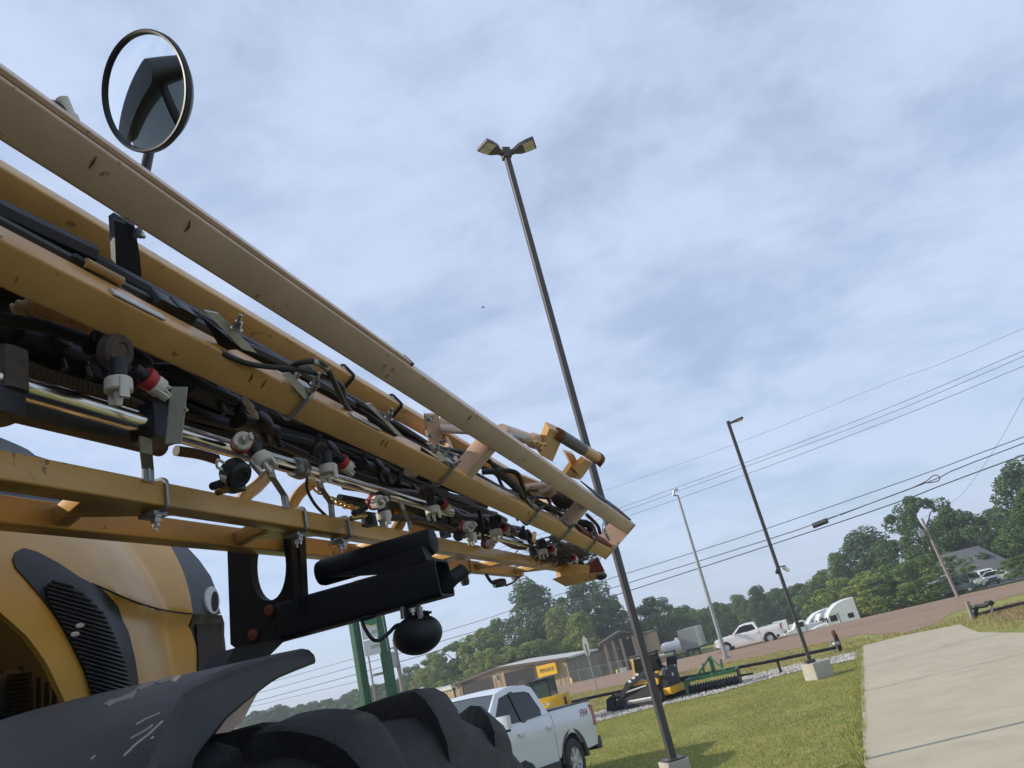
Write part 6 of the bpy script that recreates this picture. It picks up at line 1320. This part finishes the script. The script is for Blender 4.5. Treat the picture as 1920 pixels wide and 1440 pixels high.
# ================================================================== TREES
def tree_meshes(seed, shape, nleaf, lsz):
    r = random.Random(seed); tr = MB(); lf_v = []; lf_f = []
    tr.tube([V((0, 0, -.03)), V((r.uniform(-.01, .01), r.uniform(-.01, .01), .3)), V((r.uniform(-.03, .03), r.uniform(-.03, .03), .62)), V((r.uniform(-.03, .03), 0, .9))], [.022, .017, .010, .003], 8)
    cl_ = []
    nb = 46
    for i in range(nb):
        t = (i+.5)/nb; z = .14+.82*t
        if shape == 'round': rad = .36*math.sin(PI*min(1, .12+t*.88))**.6
        elif shape == 'tall': rad = .25*(1-t)**.45*min(1, .5+t*2.4)
        elif shape == 'cone': rad = .27*(1-t)**.8*min(1, .6+t*3)
        else: rad = .40*(.5+.5*math.sin(PI*(t*.9+.05)))
        g = i*2.4+r.uniform(-.6, .6); d = rad*r.uniform(.35, 1.0)
        c = V((math.cos(g)*d, math.sin(g)*d, z+r.uniform(-.03, .03))); s = r.uniform(.055, .115)*(1.15-.4*t); cl_.append((c, s))
        if i % 2 == 0 and d > .06: tr.tube([V((0, 0, max(.12, z-.16-.3*d))), c*.55+V((0, 0, (z-.08)*.45)), c], [.008, .005, .002], 5)
    for i in range(nleaf):
        c, s = cl_[i % nb] if r.random() < .93 else r.choice(cl_)
        d = V((r.gauss(0, 1), r.gauss(0, 1), r.gauss(0, .8))); d.normalize(); p = c+d*s*r.uniform(.55, 1.0)**.6*V((1, 1, 1)).length/1.732
        n_ = (d+V((r.gauss(0, .6), r.gauss(0, .6), r.gauss(0, .6)+.3))).normalized(); a = n_.orthogonal().normalized(); a = M.Rotation(r.uniform(0, 6.28), 3, n_) @ a; b = n_.cross(a); w = lsz*r.uniform(.6, 1.35); k = len(lf_v)
        lf_v += [p-a*w, p+b*w*.55, p+a*w, p-b*w*.55+n_*w*.15]; lf_f.append((k, k+1, k+2, k+3))
    lm = MB(); lm.v = lf_v; lm.f = lf_f
    return mesh('trunk', tr, BARK, 60), lm
TV = {}
for i, (nm_, shp, nl, ls) in enumerate((('a', 'round', 13000, .0125), ('b', 'round', 13000, .0125), ('c', 'tall', 12000, .0115), ('d', 'cone', 11000, .0115), ('e', 'bush', 10000, .0155), ('f', 'tall', 13000, .012))):
    TV[nm_] = tree_meshes(40+i, shp, nl, ls); TV[nm_] = (TV[nm_][0], {}, TV[nm_][1])
rt = random.Random(9); TREES = []
def tree(px, ptop, pbot, wpx, y, var, leaf, label, group='trees behind the road'):
    tp_ = at(px, ptop, y); bt0 = at(px+ (pbot-ptop)*.22, pbot, y); h = tp_.z-bt0.z; base = V((tp_.x, y, bt0.z))
    wpx *= 1.3 if px > 1530 else 1.08
    sx = max(.5, wpx/FPX*y*1.0/.66/h) if var != 'x' else 1
    trm, cache, raw = TV[var]
    if leaf not in cache: cache[leaf] = mesh('crown', raw, LEAFS[leaf], 0)
    o = thing('tree', base, label, 'tree', group, rz=rt.uniform(0, 6.28)); o.scale = (h*sx, h*sx, h)
    link('trunk', trm, o); link('crown', cache[leaf], o); return o
TL = [
 (985, 1088, 1290, 150, 135, 'f', 0, 'tallest dark tree rising behind the tan shop, left of the boom tip'),
 (1082, 1086, 1285, 130, 142, 'a', 3, 'tall airy tree just below the boom tip behind the tan shop'),
 (1132, 1120, 1275, 110, 138, 'b', 0, 'dark rounded tree behind the porch building, left of the near light pole'),
 (1040, 1132, 1285, 90, 128, 'c', 2, 'narrow yellow green tree behind the shop sign'),
 (1082, 1146, 1280, 120, 124, 'd', 2, 'bright green pointed tree behind the right end of the tan shop'),
 (930, 1162, 1295, 110, 130, 'b', 1, 'mid green tree over the ridge of the tan shop'),
 (898, 1178, 1300, 100, 128, 'a', 2, 'light green tree over the left roll door'),
 (978, 1208, 1290, 90, 119, 'e', 2, 'low bright bushy tree directly above the open bay'),
 (925, 1215, 1295, 90, 119, 'e', 2, 'low light green bush above the roof between the two doors'),
 (1010, 1200, 1290, 90, 121, 'e', 1, 'low bushy tree above the white roof edge of the shop'),
 (852, 1202, 1310, 100, 132, 'a', 1, 'rounded tree over the left corner of the tan shop'),
 (812, 1225, 1320, 90, 134, 'b', 2, 'sunlit tree below the black work lamp'),
 (775, 1248, 1330, 60, 150, 'e', 0, 'small dark tree right of the transformer pole'),
 (1218, 1122, 1260, 130, 140, 'b', 0, 'big dark round tree right of the near light pole'),
 (1262, 1140, 1255, 80, 150, 'a', 3, 'dark tree between the round tree and the grey thin pole'),
 (1300, 1142, 1245, 90, 165, 'b', 1, 'mid green tree above the box trailer'),
 (1342, 1128, 1235, 80, 170, 'a', 0, 'dark tree behind the nose of the pickup on the road'),
 (1378, 1112, 1225, 70, 165, 'c', 1, 'slender tree behind the cab of the pickup on the road'),
 (1413, 1096, 1215, 75, 150, 'c', 3, 'pointed tree standing above the pickup on the road'),
 (1450, 1105, 1205, 90, 165, 'b', 0, 'dark tree above the pickup tailgate'),
 (1492, 1094, 1195, 90, 150, 'a', 0, 'dark tree behind the slim light pole'),
 (1535, 1072, 1185, 90, 135, 'b', 1, 'round tree behind the semi row left of the tall trees'),
 (1560, 1035, 1175, 70, 122, 'd', 1, 'pointed green tree directly above the semi row'),
 (1608, 996, 1170, 150, 125, 'f', 3, 'tall leafy tree rising right of the semi row'),
 (1652, 1010, 1160, 110, 120, 'a', 0, 'dark tall tree between the leafy tree and the broad bush'),
 (1590, 1080, 1175, 110, 108, 'e', 2, 'yellow green bushy tree right behind the largest semi'),
 (1640, 1078, 1162, 110, 98, 'e', 2, 'low broad light green bush beyond the road edge'),
 (1700, 1050, 1148, 130, 92, 'e', 1, 'broad round bush left of the leaning wooden pole'),
 (1702, 930, 1140, 110, 104, 'a', 0, 'tall tree with open crown left of the leaning wooden pole'),
 (1755, 975, 1130, 100, 106, 'f', 0, 'dark tree directly behind the leaning wooden pole'),
 (1798, 958, 1118, 110, 100, 'b', 0, 'dark dense tree right of the leaning wooden pole'),
 (1830, 990, 1110, 80, 118, 'a', 3, 'tree behind the left end of the grey roof'),
 (1862, 955, 1100, 110, 130, 'b', 0, 'dark tree rising behind the grey roof'),
 (1898, 868, 1090, 150, 96, 'f', 3, 'largest tree at the right edge, overtopping the grey roof'),
 (1930, 905, 1085, 120, 88, 'a', 0, 'tree cut off by the right edge beside the house'),
 (1912, 1040, 1085, 60, 80, 'e', 1, 'small bushy tree at the right edge before the house'),
 (575, 1318, 1370, 60, 230, 'e', 0, 'far dark tree under the wires, right of the fender tip'),
 (520, 1322, 1375, 70, 210, 'b', 3, 'far round tree seen just above the tyre at left'),
 (478, 1332, 1385, 70, 210, 'a', 3, 'far pale tree beside the fender support at left'),
 (615, 1312, 1362, 60, 240, 'a', 0, 'far tree low on the skyline before the left sign post'),
 (655, 1298, 1350, 50, 220, 'b', 0, 'far tree just left of the left green sign post'),
 (702, 1282, 1340, 60, 200, 'a', 0, 'far tree between the two green sign posts'),
 (752, 1268, 1330, 60, 180, 'b', 0, 'tree right behind the transformer pole'),
]
for a in TL: tree(*a)
# far wood along the low hill: one mass
fm = MB(); rf_ = random.Random(2)
def wood(px0, px1, t0, t1, pb_, y0, y1, n):
    for i in range(n):
        s = i/n; px = px0+(px1-px0)*s+rf_.uniform(-8, 8); y = y0+(y1-y0)*s+rf_.uniform(-8, 8); top = at(px, t0+(t1-t0)*s+rf_.uniform(-4, 8), y)
        low_ = -6
        for k in range(230):
            z = low_+(top.z-low_)*rf_.random()**.7; g = rf_.uniform(0, 6.28); f_ = (z-low_)/(top.z-low_+.01); R_ = 5.5*math.sin(PI*min(1, .25+.72*f_))
            d = V((rf_.gauss(0, 1), rf_.gauss(0, 1), rf_.gauss(0, .8))).normalized(); p = V((top.x, y, 0))+V((math.cos(g)*R_*rf_.uniform(.5, 1), math.sin(g)*R_*rf_.uniform(.5, 1), z)); a = d.orthogonal().normalized()*rf_.uniform(.35, .8); b = d.cross(a)
            fm.add([p-a, p+b*.6, p+a, p-b*.6], [(0, 1, 2, 3)])
wood(1225, 1560, 1165, 1085, 0, 210, 175, 46); wood(440, 860, 1352, 1248, 0, 260, 175, 40); wood(860, 1230, 1240, 1165, 0, 165, 170, 36); wood(1540, 1960, 1095, 990, 0, 150, 135, 40)
solo('far_wood', fm, LEAFS[3], 'hazy far wood closing the horizon behind the separate trees', None, kind='stuff', sharp=0)
# bird in the sky
bq = at(906, 576, 60); bz = thing('bird', bq, 'tiny dark bird flying in the open sky left of the light pole', 'bird')
part('bird_body', MB().ell(bq, (X3*.16, Y3*.05, Z3*.05), 8, 6), BPL, bz); part('wing', MB().poly([bq+V((.03, 0, .02)), bq+V((-.02, .1, .20)), bq+V((-.10, 0, .02))], .012, Y3), BPL, bz); part('wing', MB().poly([bq+V((.03, 0, -.0)), bq+V((.06, -.1, -.16)), bq+V((-.08, 0, 0))], .012, Y3), BPL, bz)

# ================================================================== AIR
hzm = bpy.data.materials.new('pale air'); hzm.use_nodes = True; t_ = hzm.node_tree; t_.nodes.clear()
vo = N(t_, 'ShaderNodeOutputMaterial'); pv = N(t_, 'ShaderNodeVolumePrincipled'); pv.inputs['Color'].default_value = (.86, .92, 1, 1); pv.inputs['Density'].default_value = .0008; pv.inputs['Anisotropy'].default_value = .2
L(t_, pv.outputs[0], vo.inputs['Volume'])
hb_ = MB().box(V((0, 320, 9)), (900, 800, 36)); ho = link('haze', mesh('haze', hb_, hzm, 0)); ho['kind'] = 'stuff'; ho['label'] = 'thin pale summer haze over the whole place'
